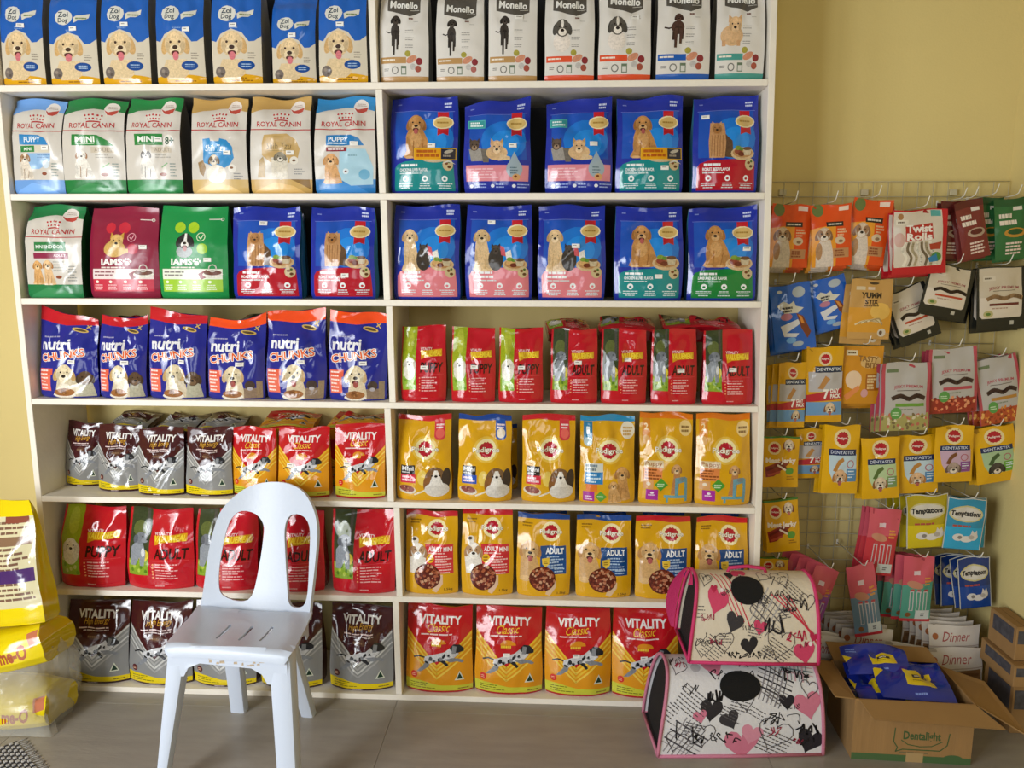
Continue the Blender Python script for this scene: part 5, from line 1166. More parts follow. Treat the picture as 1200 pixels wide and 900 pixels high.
# ================================================================== plastic chair
mat('sticker_old', 0xb9a58c, rough=0.8, vary=.25, vscale=120)
def plate_mesh(outline, holes, F, thick, step):
    """solid curved plate: 2D outline with holes, F(a, b) -> (point, normal), cut into steps so it can bend"""
    loops = [outline]+holes; flat = [q for l in loops for q in l]
    T = tessellate_polygon([[Vector((x, y, 0)) for (x, y) in l] for l in loops])
    fu = lambda q: q[0]/step; fv = lambda q: q[1]/step
    V = []; key = {}; Fc = []
    def vid(q, side):
        k = (round(q[0], 5), round(q[1], 5), side)
        if k not in key:
            p, n = F(q[0], q[1]); p = Vector(p); n = Vector(n); key[k] = len(V); V.append(p if side == 0 else p-n*thick)
        return key[k]
    for t in T:
        tri = [flat[i] for i in t]
        ar = (tri[1][0]-tri[0][0])*(tri[2][1]-tri[0][1])-(tri[2][0]-tri[0][0])*(tri[1][1]-tri[0][1])
        if abs(ar) < 1e-12: continue
        if ar < 0: tri = tri[::-1]
        for p1 in _slices(tri, fu):
            for p2 in _slices(p1, fv):
                f = [vid(q, 0) for q in p2]; f = [a for i, a in enumerate(f) if a != f[i-1]]
                if len(f) >= 3: Fc.append(tuple(f))
                f = [vid(q, 1) for q in p2][::-1]; f = [a for i, a in enumerate(f) if a != f[i-1]]
                if len(f) >= 3: Fc.append(tuple(f))
    # rim walls: boundary edges of the top side
    cnt = {}
    top = {v: k for k, v in key.items()}
    for f in Fc:
        if top[f[0]][2] != 0: continue
        for i in range(len(f)):
            a, b = f[i], f[(i+1) % len(f)]; cnt[(a, b)] = 1
    inv = {}
    for (a, b) in cnt:
        if (b, a) not in cnt:
            ka, kb = top[a], top[b]; Fc.append((b, a, key[(ka[0], ka[1], 1)], key[(kb[0], kb[1], 1)]))
    return V, Fc
def smooth_loop(pts, n=4):
    """closed Catmull-Rom through the points"""
    out = []; k = len(pts)
    for i in range(k):
        p0, p1, p2, p3 = (np.array(pts[(i+j) % k], dtype=float) for j in (-1, 0, 1, 2))
        for s in range(n):
            t = s/n; out.append(tuple(.5*((2*p1)+(-p0+p2)*t+(2*p0-5*p1+4*p2-p3)*t*t+(-p0+3*p1-3*p2+p3)*t**3)))
    return out
_FL, _FR = atZ(195, 752, .44), atZ(341, 762, .44)
chair_c = np.array([0.857, -.31, 0]); ang = math.atan2(_FR[1]-_FL[1], _FR[0]-_FL[0])
chair = empty('plastic_chair', chair_c, ang, label='pale blue white plastic stacking chair with two openings in its back', cat='chair')
def cl(p):
    """world -> chair local"""
    d = np.array(p, dtype=float)-chair_c; c, s = math.cos(-ang), math.sin(-ang); return (d[0]*c-d[1]*s, d[0]*s+d[1]*c, d[2])
def chair_part(name, V, F, smooth=True, bevel=.003, m='chair_plastic'):
    o = mobj(name, V, F, m, chair, smooth); o.data.set_sharp_from_angle(angle=math.radians(38))
    if bevel:
        b = o.modifiers.new('edge', 'BEVEL'); b.width = bevel; b.segments = 2; b.limit_method = 'ANGLE'; b.angle_limit = math.radians(45)
    return o
# backrest: a leaning plane, outline read off the photograph, then curved in plan
BK0, BK1, BZ0, BZ1 = -.165, -.045, .40, .79
def on_back(px, py):
    d = ray(px, py); k = (BK1-BK0)/(BZ1-BZ0)
    t = (BK0+k*(CAM[2]-BZ0)-CAM[1])/(d[1]-k*d[2]); p = CAM+d*t; l = cl(p); return (l[0], p[2])
_arch = [on_back(*q) for q in ((233, 719), (238, 690), (243, 655), (249, 625), (260, 596), (287, 573), (322, 566.5), (353, 573), (371, 592), (377.5, 616), (375, 651), (370, 690), (366, 722))]
_o1 = [on_back(*q) for q in ((280, 601), (296, 605), (305, 617), (305, 633), (300, 667), (291, 702), (276, 708), (258, 700), (254, 685), (256, 659), (262, 628), (269, 609))]
_o2 = [on_back(*q) for q in ((348, 602), (361, 606), (367, 620), (366, 652), (364, 690), (358, 707), (345, 711), (338, 706), (336, 690), (333, 650), (332, 622), (337, 607))]
_xm = (_arch[0][0]+_arch[-1][0])/2; _hw = .19
def F_back(x, z):
    s = (x-_xm)/_hw; v = (z-BZ0)/(BZ1-BZ0)
    w = Vector((0, 0, 0)); Yw = BK0+(BK1-BK0)*v
    yl = Yw-chair_c[1]; y = yl+.018-.050*s*s*(0.75+.25*v)
    n = Vector((-.1*s/_hw*.9, -1, -.0)).normalized(); n = Vector((.10*s/_hw*(-1)*(-1)*-.9, -1, .25)).normalized()
    return (x, y, z), n
V, F = plate_mesh(open_smooth(_arch), [smooth_loop(_o1, 3), smooth_loop(_o2, 3)], F_back, .011, .02); chair_part('backrest', V, F)
# seat: dished sheet with three slots, front lip rolling down
sfl, sfr = cl(_FL), cl(_FR); sw0 = (sfr[0]-sfl[0])/2; sx = (sfr[0]+sfl[0])/2; yf0 = (sfl[1]+sfr[1])/2
_bl, _br = F_back(*_arch[0])[0], F_back(*_arch[-1])[0]; yb0 = (_bl[1]+_br[1])/2+.012; bx = (_bl[0]+_br[0])/2; sw1 = (_br[0]-_bl[0])/2+.006
def F_seat(a, b):
    """a -1..1 across, b 0 front .. 1 back (-0.15 = the rolled lip)"""
    c = max(b, 0); hw = sw0+(sw1-sw0)*c+.004; x = (sx+(bx-sx)*c)+a*hw
    y = yf0+(yb0-yf0)*c; z = .444-.034*c-.016*(1-a*a)*math.sin(math.pi*min(1, c+.08))-.010*abs(a)**6
    if b < 0: y = yf0-.02*math.sin(min(1, -b/.15)*1.57); z = .444-.010*abs(a)**6-.028*(1-math.cos(min(1, -b/.15)*1.57))
    # the sides of the seat turn up a little into the back
    z += .02*max(0, c-.7)/.3*abs(a)**3-.012*max(0, c-.7)/.3
    return (x, y, z), (0, 0, 1)
_so = [(-1, .02), (-1, .5), (-.99, 1.0), (-.5, 1.02), (0, 1.02), (.5, 1.02), (.99, 1.0), (1, .5), (1, .02), (.97, -.08), (.9, -.15), (.45, -.15), (0, -.15), (-.45, -.15), (-.9, -.15), (-.97, -.08)]
_slots = []
for a in (-.34, .02, .36): _slots.append([(a+.03+.0, .22), (a+.06, .21), (a+.13, .55), (a+.11, .60), (a+.08, .58), (a+.03, .26)])
V, F = plate_mesh(_so, _slots, F_seat, .007, .1); chair_part('seat', V, F, bevel=.0015)
# legs: lofted hollow-backed sections
def leg(top, foot, wt, wb, dt, db, name='leg', curve=0.0):
    V = []; F = []; n = 9; m = 8
    for i in range(n):
        t = i/(n-1); c = Vector(top).lerp(Vector(foot), t); w = (wt+(wb-wt)*t)/2; d = (dt+(db-dt)*t)/2
        c.x += curve*math.sin(math.pi*t)
        for j in range(12):
            a = 2*math.pi*j/12+math.pi/12; ca, sa = math.cos(a), math.sin(a)
            V.append((c.x+w*math.copysign(abs(ca)**.5, ca), c.y+d*math.copysign(abs(sa)**.5, sa), c.z))
    for i in range(n-1):
        for j in range(12): F.append((i*12+j, (i+1)*12+j, (i+1)*12+(j+1) % 12, i*12+(j+1) % 12))
    F.append(tuple(range(12))); F.append(tuple(range((n-1)*12, n*12))[::-1])
    return chair_part(name, V, F, bevel=0)
f1, f2, r1, r2 = cl(atZ(190, 925, 0)), cl(atZ(341, 938, 0)), cl(atZ(281, 832, 0)), cl(atZ(362, 837, 0))
leg((sfl[0]+.034, yf0+.018, .432), (f1[0], f1[1], 0), .060, .030, .05, .036)
leg((sfr[0]-.034, yf0+.018, .432), (f2[0], f2[1], 0), .070, .062, .05, .045)
_t1, _t2 = cl(atY(278, 745, -.15)), cl(atY(338, 745, -.15))
leg((_t1[0], yb0-.03, .405), (r1[0], r1[1], 0), .060, .055, .045, .04)
leg((_t2[0], yb0-.03, .405), (r2[0], r2[1], 0), .060, .046, .045, .04)
# apron below the front lip, arched into the legs; plain side aprons
def F_apr(x, z): return (x, yf0-.016+.004, z), (0, -1, 0)
xa, xb = sfl[0]+.008, sfr[0]-.008
_ap = [(xa, .425), (xa, .345), (xa+.045, .345), (xa+.060, .372), (xa+.095, .388), (xb-.105, .384), (xb-.075, .368), (xb-.060, .340), (xb, .340), (xb, .425)]
V, F = plate_mesh(_ap[::-1], [], F_apr, .006, .03); apron = chair_part('apron', V, F, bevel=.001)
for (p, q, sg) in (((sfl[0]+.004, yf0), (_bl[0]+.012, yb0), 1), ((sfr[0]-.004, yf0), (_br[0]-.006, yb0), -1)):
    def F_side(s, z, p=p, q=q, sg=sg): return (p[0]+(q[0]-p[0])*s, p[1]+(q[1]-p[1])*s, z-.03*s), (-sg, 0, 0)
    _sa = [(0.02, .432), (0.02, .36), (.14, .365), (.25, .398), (.6, .402), (.8, .385), (.86, .36), (.98, .36), (.98, .432)]
    V, F = plate_mesh(_sa if sg < 0 else _sa, [], F_side, .005, .12); chair_part('side_apron', V, F, bevel=0)
# residue of a torn label on the apron
rnd = random.Random(5); V = []; F = []
for k in range(16):
    x = sx-.055+.16*rnd.random(); z = .388+.022*rnd.random(); w, h = rnd.uniform(.006, .016), rnd.uniform(.005, .010); i = len(V)
    V += [(x, yf0-.0123, z), (x+w, yf0-.0123, z+.001), (x+w*.9, yf0-.0123, z+h), (x+.001, yf0-.0123, z+h*.8)]; F.append((i, i+1, i+2, i+3))
mobj('label_residue', V, F, 'sticker_old', apron)

# ================================================================== pet carriers
mat('binding_pink', 0xcf2f68, rough=.55, bump=.3, bscale=300); mat('binding_rose', 0xc87890, rough=.55, bump=.3, bscale=300)
mat('cloth_print', attr=True, rough=.62, spec=.3, bump=.10, bscale=60)
def heart(D, cx, cy, r, col, rot=0):
    pts = []
    for k in range(20):
        t = 2*math.pi*k/20; x = 16*math.sin(t)**3; y = -(13*math.cos(t)-5*math.cos(2*t)-2*math.cos(3*t)-math.cos(4*t)); a = math.radians(rot)
        x, y = x/16*r, y/16*r; pts.append((cx+x*math.cos(a)-y*math.sin(a), cy+x*math.sin(a)+y*math.cos(a)))
    D.poly(pts, col)
def scribble(D, x, y, w, h, col, seed, wd=1.0):
    """bold cursive scrawl: smooth strokes through random letter-like points"""
    rnd = random.Random(seed); n = max(2, int(round(w/h*1.6)))
    for k in range(n):
        cx = x+w*(k+.5)/n; q = [(cx+w/n*rnd.uniform(-.55, .55), y+h*(.5+rnd.choice([-1, 1])*rnd.uniform(.05, .5))) for _ in range(5)]
        q.sort(key=lambda p: p[0]*rnd.uniform(.8, 1.2)); D.line(open_smooth(q, 4), wd*rnd.uniform(.5, 1.0), col)
def heart_line(D, cx, cy, r, col, rot=0, wd=.9):
    pts = []
    for k in range(21):
        t = 2*math.pi*k/20; x = math.sin(t)**3*r; y = -(13*math.cos(t)-5*math.cos(2*t)-2*math.cos(3*t)-math.cos(4*t))/16*r; a = math.radians(rot); pts.append((cx+x*math.cos(a)-y*math.sin(a), cy+x*math.sin(a)+y*math.cos(a)))
    D.line(pts, wd, col)
def note(D, x, y, w, n, dy, rot, col, seed):
    """slanted lines of scrawl"""
    rnd = random.Random(seed); a = math.radians(rot); T = []
    for k in range(n):
        xx = 0; L = w*rnd.uniform(.7, 1)
        while xx < L:
            q = min(L, xx+rnd.uniform(3, 6)); yy = k*dy
            def tr(u, v): return (x+u*math.cos(a)-v*math.sin(a), y+u*math.sin(a)+v*math.cos(a))
            p = [tr(xx, yy), tr(q, yy), tr(q, yy+1.1), tr(xx, yy+1.1)]; T += [[p[0], p[1], p[2]], [p[0], p[2], p[3]]]; xx = q+1.2
    D._add(T, col)
def plaid(D, x, y, s, rot, c1, c2):
    a = math.radians(rot)
    tr = lambda u, v: (x+u*math.cos(a)-v*math.sin(a), y+u*math.sin(a)+v*math.cos(a))
    for k in range(6):
        D.line([tr(-s, -s*.6+k*s*.24), tr(s, -s*.6+k*s*.24)], .9 if k % 2 else 1.8, (c1, c2)[k % 2]); D.line([tr(-s*.6+k*s*.24, -s), tr(-s*.6+k*s*.24, s)], .9 if k % 2 else 1.8, (c1, c2)[(k+1) % 2])
def carrier_print(base, pink, seed, rot0=0):
    D = Design((0, 0, 200, 130), base, base, mat='cloth_print', nu=16, nv=16); BK = 0x221f22; rnd = random.Random(seed)
    if seed == 1:
        plaid(D, 120, 62, 26, 40, 0x6a6466, 0xb0aaa8)
        for k in range(4): D.line([(28+k*9, 8+k*2), (62+k*10, 62+k*6)], 1.5, 0xcf3048)
        for k in range(4): D.line([(128+k*9, 40), (192+k*2, 88+k*5)], 1.5, 0xcf3048)
        heart(D, 36, 48, 19, pink, 18); heart(D, 30, 34, 6, 0xb8284c); D.ell(44, 36, 2.6, 2.6, 0xf0e0e4); heart(D, 66, 74, 15, 0x3a3638, 20); heart(D, 62, 12, 9, 0x2a2628, 0); heart(D, 108, 80, 11, pink, 12); heart(D, 92, 104, 14, 0x2c282a, -10)
        heart(D, 178, 112, 17, pink, -12); heart(D, 192, 92, 7, 0xb8284c, 20); D.ell(187, 101, 3, 3, 0xf4e8ea); heart(D, 80, 4, 14, pink, 170)
        for (x, y, w, h, s, wd) in ((112, 64, 34, 26, 3, 3), (140, 40, 44, 22, 5, 1.8), (96, 40, 26, 14, 7, 1.6), (130, 12, 34, 16, 9, 1.2), (8, 10, 22, 18, 11, 1.2), (150, 84, 30, 16, 12, 2), (60, 112, 60, 10, 14, 2), (8, 88, 30, 20, 15, 1.4)): scribble(D, x, y, w, h, BK if s != 12 else 0xc83050, s, wd)
        for (x, y, w, n, r, s) in ((28, 90, 44, 7, 32, 1), (126, 92, 46, 6, 30, 2), (4, 56, 14, 4, 0, 3), (160, 20, 36, 7, 42, 4), (90, 20, 30, 2, 20, 5)): note(D, x, y, w, n, 4.4, r, 0x4a4648, s)
    else:
        plaid(D, 30, 108, 24, 30, 0x4a464c, 0x9a969a); plaid(D, 142, 44, 22, 25, 0x2e2a30, 0x8a868c); plaid(D, 176, 20, 20, 10, 0x6a7a80, 0xc8a0ac)
        heart(D, 66, 18, 16, pink, -20); heart(D, 100, 112, 22, pink, -6); heart(D, 112, 100, 14, 0xd890a4, 15); heart(D, 182, 66, 18, pink, -10); heart(D, 60, 70, 15, 0x2c282c, 5); heart(D, 84, 82, 13, 0x3a363a, -25); heart(D, 156, 62, 10, 0x26222a, 0)
        heart(D, 46, 78, 9, pink, -15); heart(D, 184, 110, 17, 0x2a262c, 20); heart(D, 148, 10, 12, 0xd08098, 30); heart(D, 46, 6, 8, 0x2a262a, 160); heart(D, 78, 6, 9, 0x2a262a, 0); D.ell(40, 22, 7, 6, 0xb8b4b8)
        for (x, y, w, h, s, wd) in ((54, 48, 22, 14, 3, 3), (150, 24, 40, 16, 5, 1.8), (20, 40, 22, 16, 7, 1.4), (4, 2, 26, 16, 9, 1.4), (130, 72, 40, 22, 11, 1.6), (60, 96, 40, 16, 14, 1.8), (166, 88, 30, 18, 15, 3), (16, 84, 34, 24, 18, 2.4), (100, 8, 36, 14, 19, 1.2)): scribble(D, x, y, w, h, BK, s, wd)
        for (x, y, w, n, r, s) in ((26, 40, 50, 7, 34, 1), (128, 92, 44, 7, 26, 2), (112, 66, 26, 3, 30, 3), (6, 62, 20, 5, 35, 4)): note(D, x, y, w, n, 4.4, r, 0x4a4648, s)
    for (x, y, r, q) in ((16, 20, 12, 10), (52, 100, 15, -15), (140, 100, 22, 8), (150, 16, 16, -20), (20, 108, 14, 0), (120, 14, 10, 30), (186, 48, 11, 0), (104, 60, 12, -20)): heart_line(D, x, y, r, 0x4a4448, q+seed*7)
    for k in range(9): scribble(D, rnd.uniform(4, 170), rnd.uniform(10, 112), rnd.uniform(12, 26), rnd.uniform(7, 13), BK if k % 4 else 0xb03a54, 40+k*3+seed, rnd.uniform(.9, 2.2))
    for k in range(5): note(D, rnd.uniform(4, 160), rnd.uniform(6, 110), rnd.uniform(16, 30), 4, 3.6, rnd.uniform(-10, 40), 0x5a5658, 60+k+seed)
    return D
def carrier(label, x0, x1, yf, z0, dep, H, D, bind, rz=0, flap=False, pw=2.7, lean=0.0):
    L = x1-x0; o = empty('pet_carrier', ((x0+x1)/2, yf+dep/2, z0), math.radians(rz), label, 'pet carrier', 'pet carriers printed with hearts')
    def prof(t):     # t 0 front bottom .. 1 back bottom
        a = math.pi*t; c, s = math.cos(a), math.sin(a)
        return (-dep/2*math.copysign(abs(c)**(2/pw), c), H*abs(s)**(2/pw))
    def tp(x, z): return x*(1-(.15 if x < 0 else .05)*(z/H)**1.4)      # the ends slope in towards the roof
    # arc-length steps over the shell
    ts = np.linspace(0, 1, 241); pr = np.array([prof(t) for t in ts]); sl = np.concatenate([[0], np.cumsum(np.linalg.norm(np.diff(pr, axis=0), axis=1))])
    def at(s): return np.interp(s*sl[-1], sl, pr[:, 0]), np.interp(s*sl[-1], sl, pr[:, 1])
    NS = 34; rows = [at(k/NS) for k in range(NS+1)]
    def shell_rows(n, s0, s1): return [at(s0+(s1-s0)*k/n) for k in range(n+1)]
    nvx = 16; front = shell_rows(16, 0.0, .52)
    xs = np.linspace(-L/2, L/2, 17)
    P = np.zeros((17, 17, 3))
    for j, (y, z) in enumerate(front):
        for i, x in enumerate(xs): P[j, i] = (tp(x, z), y-.006*math.sin(math.pi*i/16)*math.sin(math.pi*j/16), z)
    N = grid_normals(P)
    # shell: printed cloth over front, top and back
    V = []; F = []; C = []
    allr = front+shell_rows(12, .52, 1.0)[1:]
    for j, (y, z) in enumerate(allr):
        for i, x in enumerate(xs):
            V.append(tuple(P[j, i]) if j <= 16 else (tp(x, z), y, z))
    for j in range(len(allr)-1):
        for i in range(16):
            a, b, c, d = j*17+i, j*17+i+1, (j+1)*17+i+1, (j+1)*17+i; F += [(a, b, c), (a, c, d)]; C += [D.base, D.base]
    me = raw_mesh('shell', V, F, True); setcol(me, C); me.materials.append(M('cloth_print')); sh = link(bpy.data.objects.new('shell', me), o)
    for _k, cp in D.build(L, .3).items(): lay_print('printed_pattern', cp, P, N, 'cloth_print', sh)
    # floor and the two mesh ends
    box('floor_panel', -L/2+.004, L/2-.004, -dep/2+.004, dep/2-.004, .0005, .008, 'mesh_dark', o)
    for sg in (-1, 1):
        pts = [(tp(sg*L/2, z)-sg*.012, y*.96, max(.002, z*.97)) for (y, z) in rows]; f = tuple(range(len(pts)))
        mobj('end_mesh', pts+[(p[0]-sg*.003, p[1], p[2]) for p in pts], [f if sg > 0 else f[::-1], tuple(q+len(pts) for q in (f[::-1] if sg > 0 else f))]+[(q, (q+1) % len(pts), (q+1) % len(pts)+len(pts), q+len(pts)) for q in range(len(pts))], 'mesh_black', o)
        tube('end_binding', [(tp(sg*L/2, z)+sg*.001, y*1.01, max(.004, z*1.005)) for (y, z) in rows], .0058, bind, o, 6)
        tube('bottom_binding', [(-L/2, -sg*dep/2, .004), (0, -sg*dep/2-.004, .004), (L/2, -sg*dep/2, .004)], .0055, bind, o, 6)
        tube('end_foot_binding', [(sg*L/2, -dep/2, .004), (sg*L/2, dep/2, .004)], .0055, bind, o, 6)
    # oval mesh window, low on the curve of the roof
    W = Design((0, 0, 200, 130), 0, mat='cloth_print', nu=16, nv=16); W.part = 'mesh_window'; cx, cy, rx, ry = (88, 34, 28, 19) if flap else (98, 44, 27, 17)
    W.ell(cx, cy, rx, ry, 0x0d0c0d, n=30); lay_print('mesh_window', W.build(L, .3)[('mesh_window', 0)], P, N, 'mesh_black', sh, lift=.0026)
    # carrying handle on the roof
    tube('handle', [(-.06, .01, H-.004), (-.055, .01, H+.012), (0, .01, H+.018), (.055, .01, H+.012), (.06, .01, H-.004)], .006, bind, o, 6)
    if flap:      # unzipped end flap folded outwards
        pts = [(tp(-L/2, z)-.008-.035*math.sin(math.pi*min(1, z/H)), y*.85+.02, z) for (y, z) in shell_rows(14, .38, .98)]
        V = pts+[(p[0]-.004, p[1], p[2]) for p in pts]+[(p[0]+.034*math.sin(math.pi*min(1, p[2]/H)), p[1]-.004, p[2]) for p in pts]; n = len(pts)
        mobj('end_flap', V, [(k, k+1, n+k+1, n+k) for k in range(n-1)]+[(k+1, k, 2*n+k, 2*n+k+1) for k in range(n-1)], bind, o, True)
    return o
_ca, _cb = atZ(767, 884, 0), atZ(957, 878, 0)
carrier('pet carrier with rose binding and heart print standing on the floor', float(_ca[0]), float(_cb[0]), -.255, 0.0, .235, .262, carrier_print(0xdcdadd, 0xcf7890, 2), 'binding_rose', rz=4)
_cc, _cd2 = atY(806, 784, -.225), atY(958, 782, -.225)
carrier('pet carrier with magenta binding and heart print stacked on top', float(_cc[0]), float(_cd2[0]), -.225, .289, .215, .250, carrier_print(0xdccfba, 0xd04468, 1), 'binding_pink', rz=1, flap=True)

# ================================================================== open cardboard box with blue pouches
mat('ink_green', 0x3f5a34, rough=.8); mat('card_tape', 0xb89a6c, rough=.25, spec=.5)
bA, bB, bC = atZ(997, 889, 0), atZ(1137, 897, 0), atZ(1110, 786, .2)
BW, BD, BH = float(np.linalg.norm((bB-bA)[:2])), .235, .198
brz = math.atan2(bB[1]-bA[1], bB[0]-bA[0])
cb = empty('cardboard_box', bA, brz, label='open cardboard box with splayed flaps and green printed oval', cat='box')
TH = .004
def panel(name, pts, n, m='card', parent=cb, th=TH):
    """quad sheet of real thickness; n = outward offset direction"""
    A = [Vector(p) for p in pts]; nn = Vector(n).normalized()*th; V = A+[p-nn for p in A]
    F = [(0, 1, 2, 3), (7, 6, 5, 4)]+[(i, i+4, (i+1) % 4+4, (i+1) % 4) for i in range(4)]
    return mobj(name, V, F, m, parent)
fwall = panel('front_wall', [(0, 0, 0), (BW, 0, 0), (BW, 0, BH), (0, 0, BH)], (0, -1, 0)); panel('back_wall', [(BW, BD, 0), (0, BD, 0), (0, BD, BH), (BW, BD, BH)], (0, 1, 0))
panel('side_wall', [(0, BD-TH, 0), (0, TH, 0), (0, TH, BH), (0, BD-TH, BH)], (-1, 0, 0)); panel('side_wall', [(BW, TH, 0), (BW, BD-TH, 0), (BW, BD-TH, BH), (BW, TH, BH)], (1, 0, 0))
panel('bottom', [(TH, TH, .0005), (TH, BD-TH, .0005), (BW-TH, BD-TH, .0005), (BW-TH, TH, .0005)], (0, 0, -1))
panel('flap', [(.012, -.001, BH), (BW-.002, -.001, BH), (BW+.050, -.072, BH-.030), (.035, -.062, BH-.026)], (0, -.4, 1), 'card_inner')
panel('flap', [(BW+.001, BD-.01, BH), (BW+.105, BD-.07, BH-.012), (BW+.118, .0-.07, BH-.05), (BW+.001, .004, BH)], (.2, 0, 1), 'card_inner')
panel('flap', [(-.001, .004, BH), (-.058, .004, BH+.004), (-.075, BD-.02, BH+.012), (-.001, BD-.01, BH)], (-.1, 0, 1), 'card_inner')
panel('flap', [(BW-.002, BD+.001, BH), (.01, BD+.001, BH), (.0, BD+.06, BH+.035), (BW-.02, BD+.06, BH+.03)], (0, -.5, 1), 'card_inner')
DB = Design((0, 0, 141, 72), 0, mat='paper_print', nu=6, nv=4); GRN = 0x46603a
DB.rect(0, 64, 141, 72, 0x4d6a42); DB.ell(120, 66, 12, 5, 0x4d6a42)
DB.line([(50, 32), (49, 48), (54, 55), (52, 60), (60, 57), (104, 57), (112, 50), (114, 36)], 1.3, GRN); DB.line([(58, 46), (66, 51), (80, 53), (94, 52), (106, 46)], 1.1, GRN)
DB.text('Dentalight', 60, 35, 104, 48, GRN, .03); DB.bars(56, 60, 48, 1, 4, 0x7a7050, seed=3, th=1.6)
Pb = np.zeros((5, 7, 3))
for j in range(5):
    for i in range(7): Pb[j, i] = (BW*i/6, 0, BH*j/4)
for _k, cp in DB.build(BW, BH).items(): lay_print('box_print', cp, Pb, grid_normals(Pb), 'paper_print', fwall)
box('tape', BW*.46, BW*.46+.05, -.0006, -.0002, .0, .030, 'card_tape', fwall, c=0)
# pouches inside
def h_pouch():
    D = Design((0, 0, 140, 100), 0x1a2c94, 0x14237a, mat='film_gloss', nu=10, nv=8)
    D.rect(56, 34, 112, 70, 0xe0c41c); D.rect(72, 44, 100, 52, 0x2a2420); D.bars(76, 46, 20, 1, 5, 0xd8ccb0, seed=3, th=3.4); D.bars(70, 57, 26, 1, 4, 0x8a7a2a, seed=4, th=2)
    D.bars(10, 12, 24, 2, 6, 0x6a84d0, seed=5, th=3); D.bars(66, 84, 24, 1, 6, 0x7a94e0, seed=6, th=4); D.poly([(0, 30), (18, 40), (0, 56)], 0xe0c41c)
    return D
PO = h_pouch(); Mb = Matrix.Translation(Vector(bA)) @ Matrix.Rotation(brz, 4, 'Z')
for k, (x, y, z, rx, ry, rz, w, h) in enumerate(((.20, .020, .200, -72, 2, -1, .22, .17), (.102, .016, .172, -74, -2, 4, .14, .17), (.258, .018, .168, -74, 2, -4, .13, .17), (.172, .020, .115, -84, 0, 1, .28, .19), (.172, .022, .055, -86, 0, 1, .28, .19), (.12, .115, .228, -62, -3, 3, .2, .10))):
    p = Mb @ Vector((x, y, z))
    make_packet('treat_pouch', 'blue and yellow treat pouch heaped in the open cardboard box', 'pet treat', 'blue pouches in the cardboard box', PO, w, h, .02, 'flat', 70+k, p, rot=(math.radians(rx), math.radians(ry), brz+math.radians(rz)), lean=0, wr=2.4, wave=2, nu=10, nv=8)

# ================================================================== cartons by the right wall
def carton(label, x0, x1, y0, y1, z0, z1, rz, dark=False):
    o = empty('carton', ((x0+x1)/2, (y0+y1)/2, z0), math.radians(rz), label, 'box', 'cartons by the right wall')
    hx, hy, h = (x1-x0)/2, (y1-y0)/2, z1-z0
    bd = box('body', -hx, hx, -hy, hy, 0, h-.004, 'card', o, c=.002)
    box('lid_flap', -hx, -.001, -hy, hy, h-.004, h, 'card_inner', o, c=.0005); box('lid_flap', .001, hx, -hy, hy, h-.004, h, 'card_inner', o, c=.0005)
    box('printed_label', -hx-.0012, -hx-.0002, -hy*.8, hy*.7, h*.45, h*.9, 'ink_dark', bd, c=0); box('printed_label', -hx*.8, hx*.6, -hy-.0012, -hy-.0002, h*.5, h*.88, 'ink_dark', bd, c=0)
    return o
mat('ink_dark', 0x4c4a50, rough=.7, vary=.3, vscale=60)
carton('plain cardboard carton on the floor by the right wall', 3.250, XR-.012, -.09, .075, 0, .17, 0); carton('cardboard carton with dark label lying on top of another carton', 3.232, XR-.012, -.11, .08, .171, .245, 0)
carton('cardboard carton topping the stack by the right wall', 3.246, XR-.012, -.08, .07, .246, .36, 0)

# ================================================================== sacks beside the shelf
def h_sack(big):
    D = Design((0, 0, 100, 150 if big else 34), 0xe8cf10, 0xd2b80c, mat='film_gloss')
    if big:
        D.rect(56, 20, 100, 128, 0xd8cfa8); D.bars(60, 26, 36, 16, 6, 0x7a5a4a, seed=4, th=3); D.rect(60, 82, 98, 98, 0x4a2a6a); D.rect(60, 44, 98, 54, 0x8a6a52); D.rect(70, 20, 96, 28, 0x8a4a3a)
        D.p('logo'); D.text('me-O', 18, 26, 52, 40, 0xd8582a, .04, .1)
    else:
        D.p('logo'); D.text('me-O', 68, 10, 89, 24, 0xb0542c, .04, .1); D.p('front_print'); D.poly([(91, 4), (99, 3), (99, 13), (92, 15)], 0xc87858)
    return D
GSa = 'yellow sacks beside the shelf'
def sack(label, loc, rot, w, h, d, big, seed): return make_packet('pet_food_sack', label, 'pet food', GSa, h_sack(big), w, h, d, 'pillow' if big else 'sack', seed, loc, rot=tuple(math.radians(a) for a in rot), wr=1.6 if big else 1.2, lean=0.0, wave=1.0 if big else 0.0)
def sx_(px, py, Y): return float(atY(px, py, Y)[0])
sack('large yellow sack with purple panel standing on the wrapped sacks', (sx_(55, 725, -.2)-.165, -.225, .345), (-4, -8, -10), .34, .40, .13, True, 3)
low = sack('yellow sack with orange lettering wrapped in clear plastic', (sx_(60, 780, -.25)-.205, -.275, .195), (0, -13, -4), .40, .125, .215, False, 5)
sack('yellow sack lowest in the stack beside the shelf', (sx_(52, 830, -.25)-.20, -.270, .006), (0, -2, -4), .40, .115, .225, False, 8)
mat('clear_wrap', 0xdedcd2, rough=.14, alpha=.34, spec=.7, bump=.3, bscale=16, ridge=.9, rscale=7)
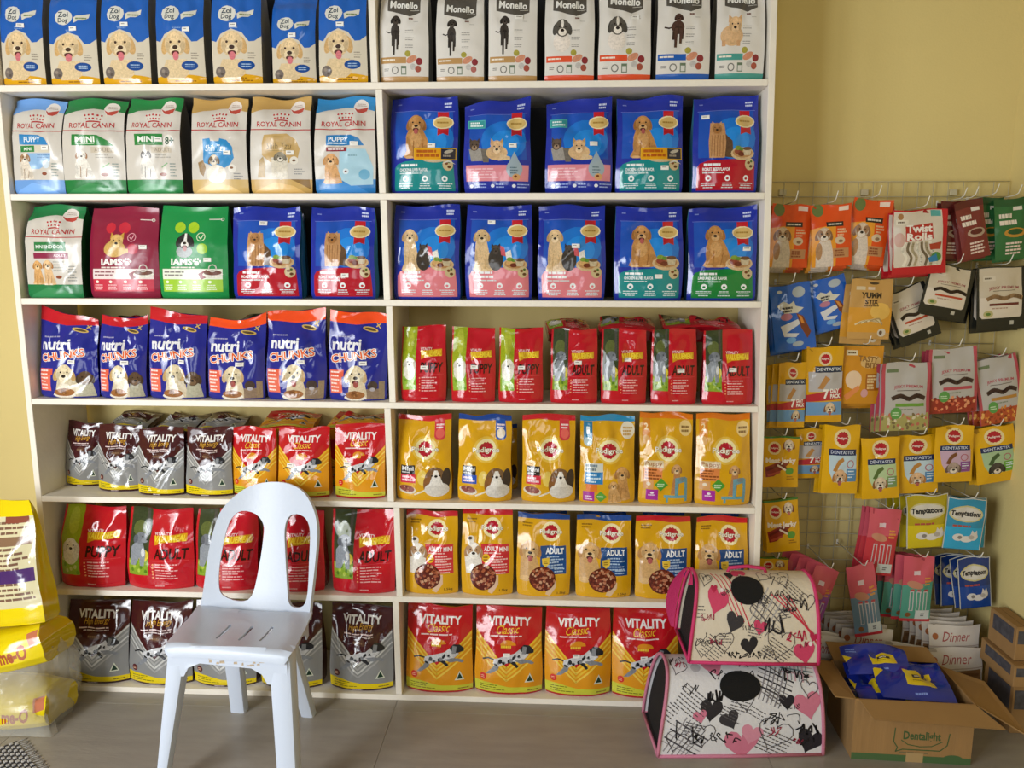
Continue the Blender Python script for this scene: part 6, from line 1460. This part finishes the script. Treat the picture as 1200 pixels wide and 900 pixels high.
def wrap(parent, c, w, d, h, seed):
    """crumpled clear plastic around the wrapped sack; coordinates in the room, moved into the sack's frame"""
    rnd = random.Random(seed); n, m = 26, 10; V = []; F = []
    for j in range(m):
        t = j/(m-1)
        for i in range(n):
            a = 2*math.pi*i/n; ca, sa = math.cos(a), math.sin(a); r = 1+.10*math.sin(3*a+seed+t*4)+.08*math.sin(7*a+t*9)+rnd.uniform(-.05, .05); q = 1-.15*t**2
            V.append((c[0]+w/2*math.copysign(abs(ca)**.6, ca)*r*q, c[1]+d/2*math.copysign(abs(sa)**.6, sa)*r*q, max(.002, c[2]+h*t*(1+.10*math.sin(2*a+1)))))
    for j in range(m-1):
        for i in range(n): F.append((j*n+i, j*n+(i+1) % n, (j+1)*n+(i+1) % n, (j+1)*n+i))
    bpy.context.view_layer.update(); inv = parent.matrix_world.inverted()
    return mobj('plastic_wrap', [inv @ Vector(v) for v in V], F, 'clear_wrap', parent, True)
wrap(low, (sx_(73, 790, -.2)-.225, -.165, .0), .43, .22, .27, 4)

# ================================================================== woven rug in the corner
mat('rug_light', 0xc4c0bc, rough=.9, bump=.5, bscale=400); mat('rug_dark', 0x3a383c, rough=.9, bump=.5, bscale=400)
q0 = atZ(22, 868, 0); q1 = atZ(46, 900, 0)
rdir = math.atan2(q1[1]-q0[1], q1[0]-q0[0])
rug = empty('woven_rug', q0, rdir, label='black and white woven rug with short fringe on the floor', cat='rug')
Vl, Fl, Vd, Fd = [], [], [], []
for i in range(34):
    for j in range(22):
        V, F = box_vf(.004+i*.0125, .004+i*.0125+.0115, -.006-j*.0125-.0108, -.006-j*.0125, .0005, .0075 if (i+j) % 2 else .0062, .002)
        tv, tf = (Vl, Fl) if (i+j) % 2 else (Vd, Fd); b = len(tv); tv += V; tf += [[k+b for k in f] for f in F]
tag(mobj('light_weave', Vl, Fl, 'rug_light', rug), kind='stuff'); tag(mobj('dark_weave', Vd, Fd, 'rug_dark', rug), kind='stuff')
Vf, Ff = [], []
for i in range(34):
    V, F = tube_vf([(.008+i*.0125, -.006, .004), (.009+i*.0125+.003*math.sin(i), .010, .0022), (.008+i*.0125+.006*math.sin(i*2.1), .022, .0018)], .0016, 4); b = len(Vf); Vf += V; Ff += [[k+b for k in f] for f in F]
tag(mobj('fringe', Vf, Ff, 'rug_light', rug, True), kind='stuff')
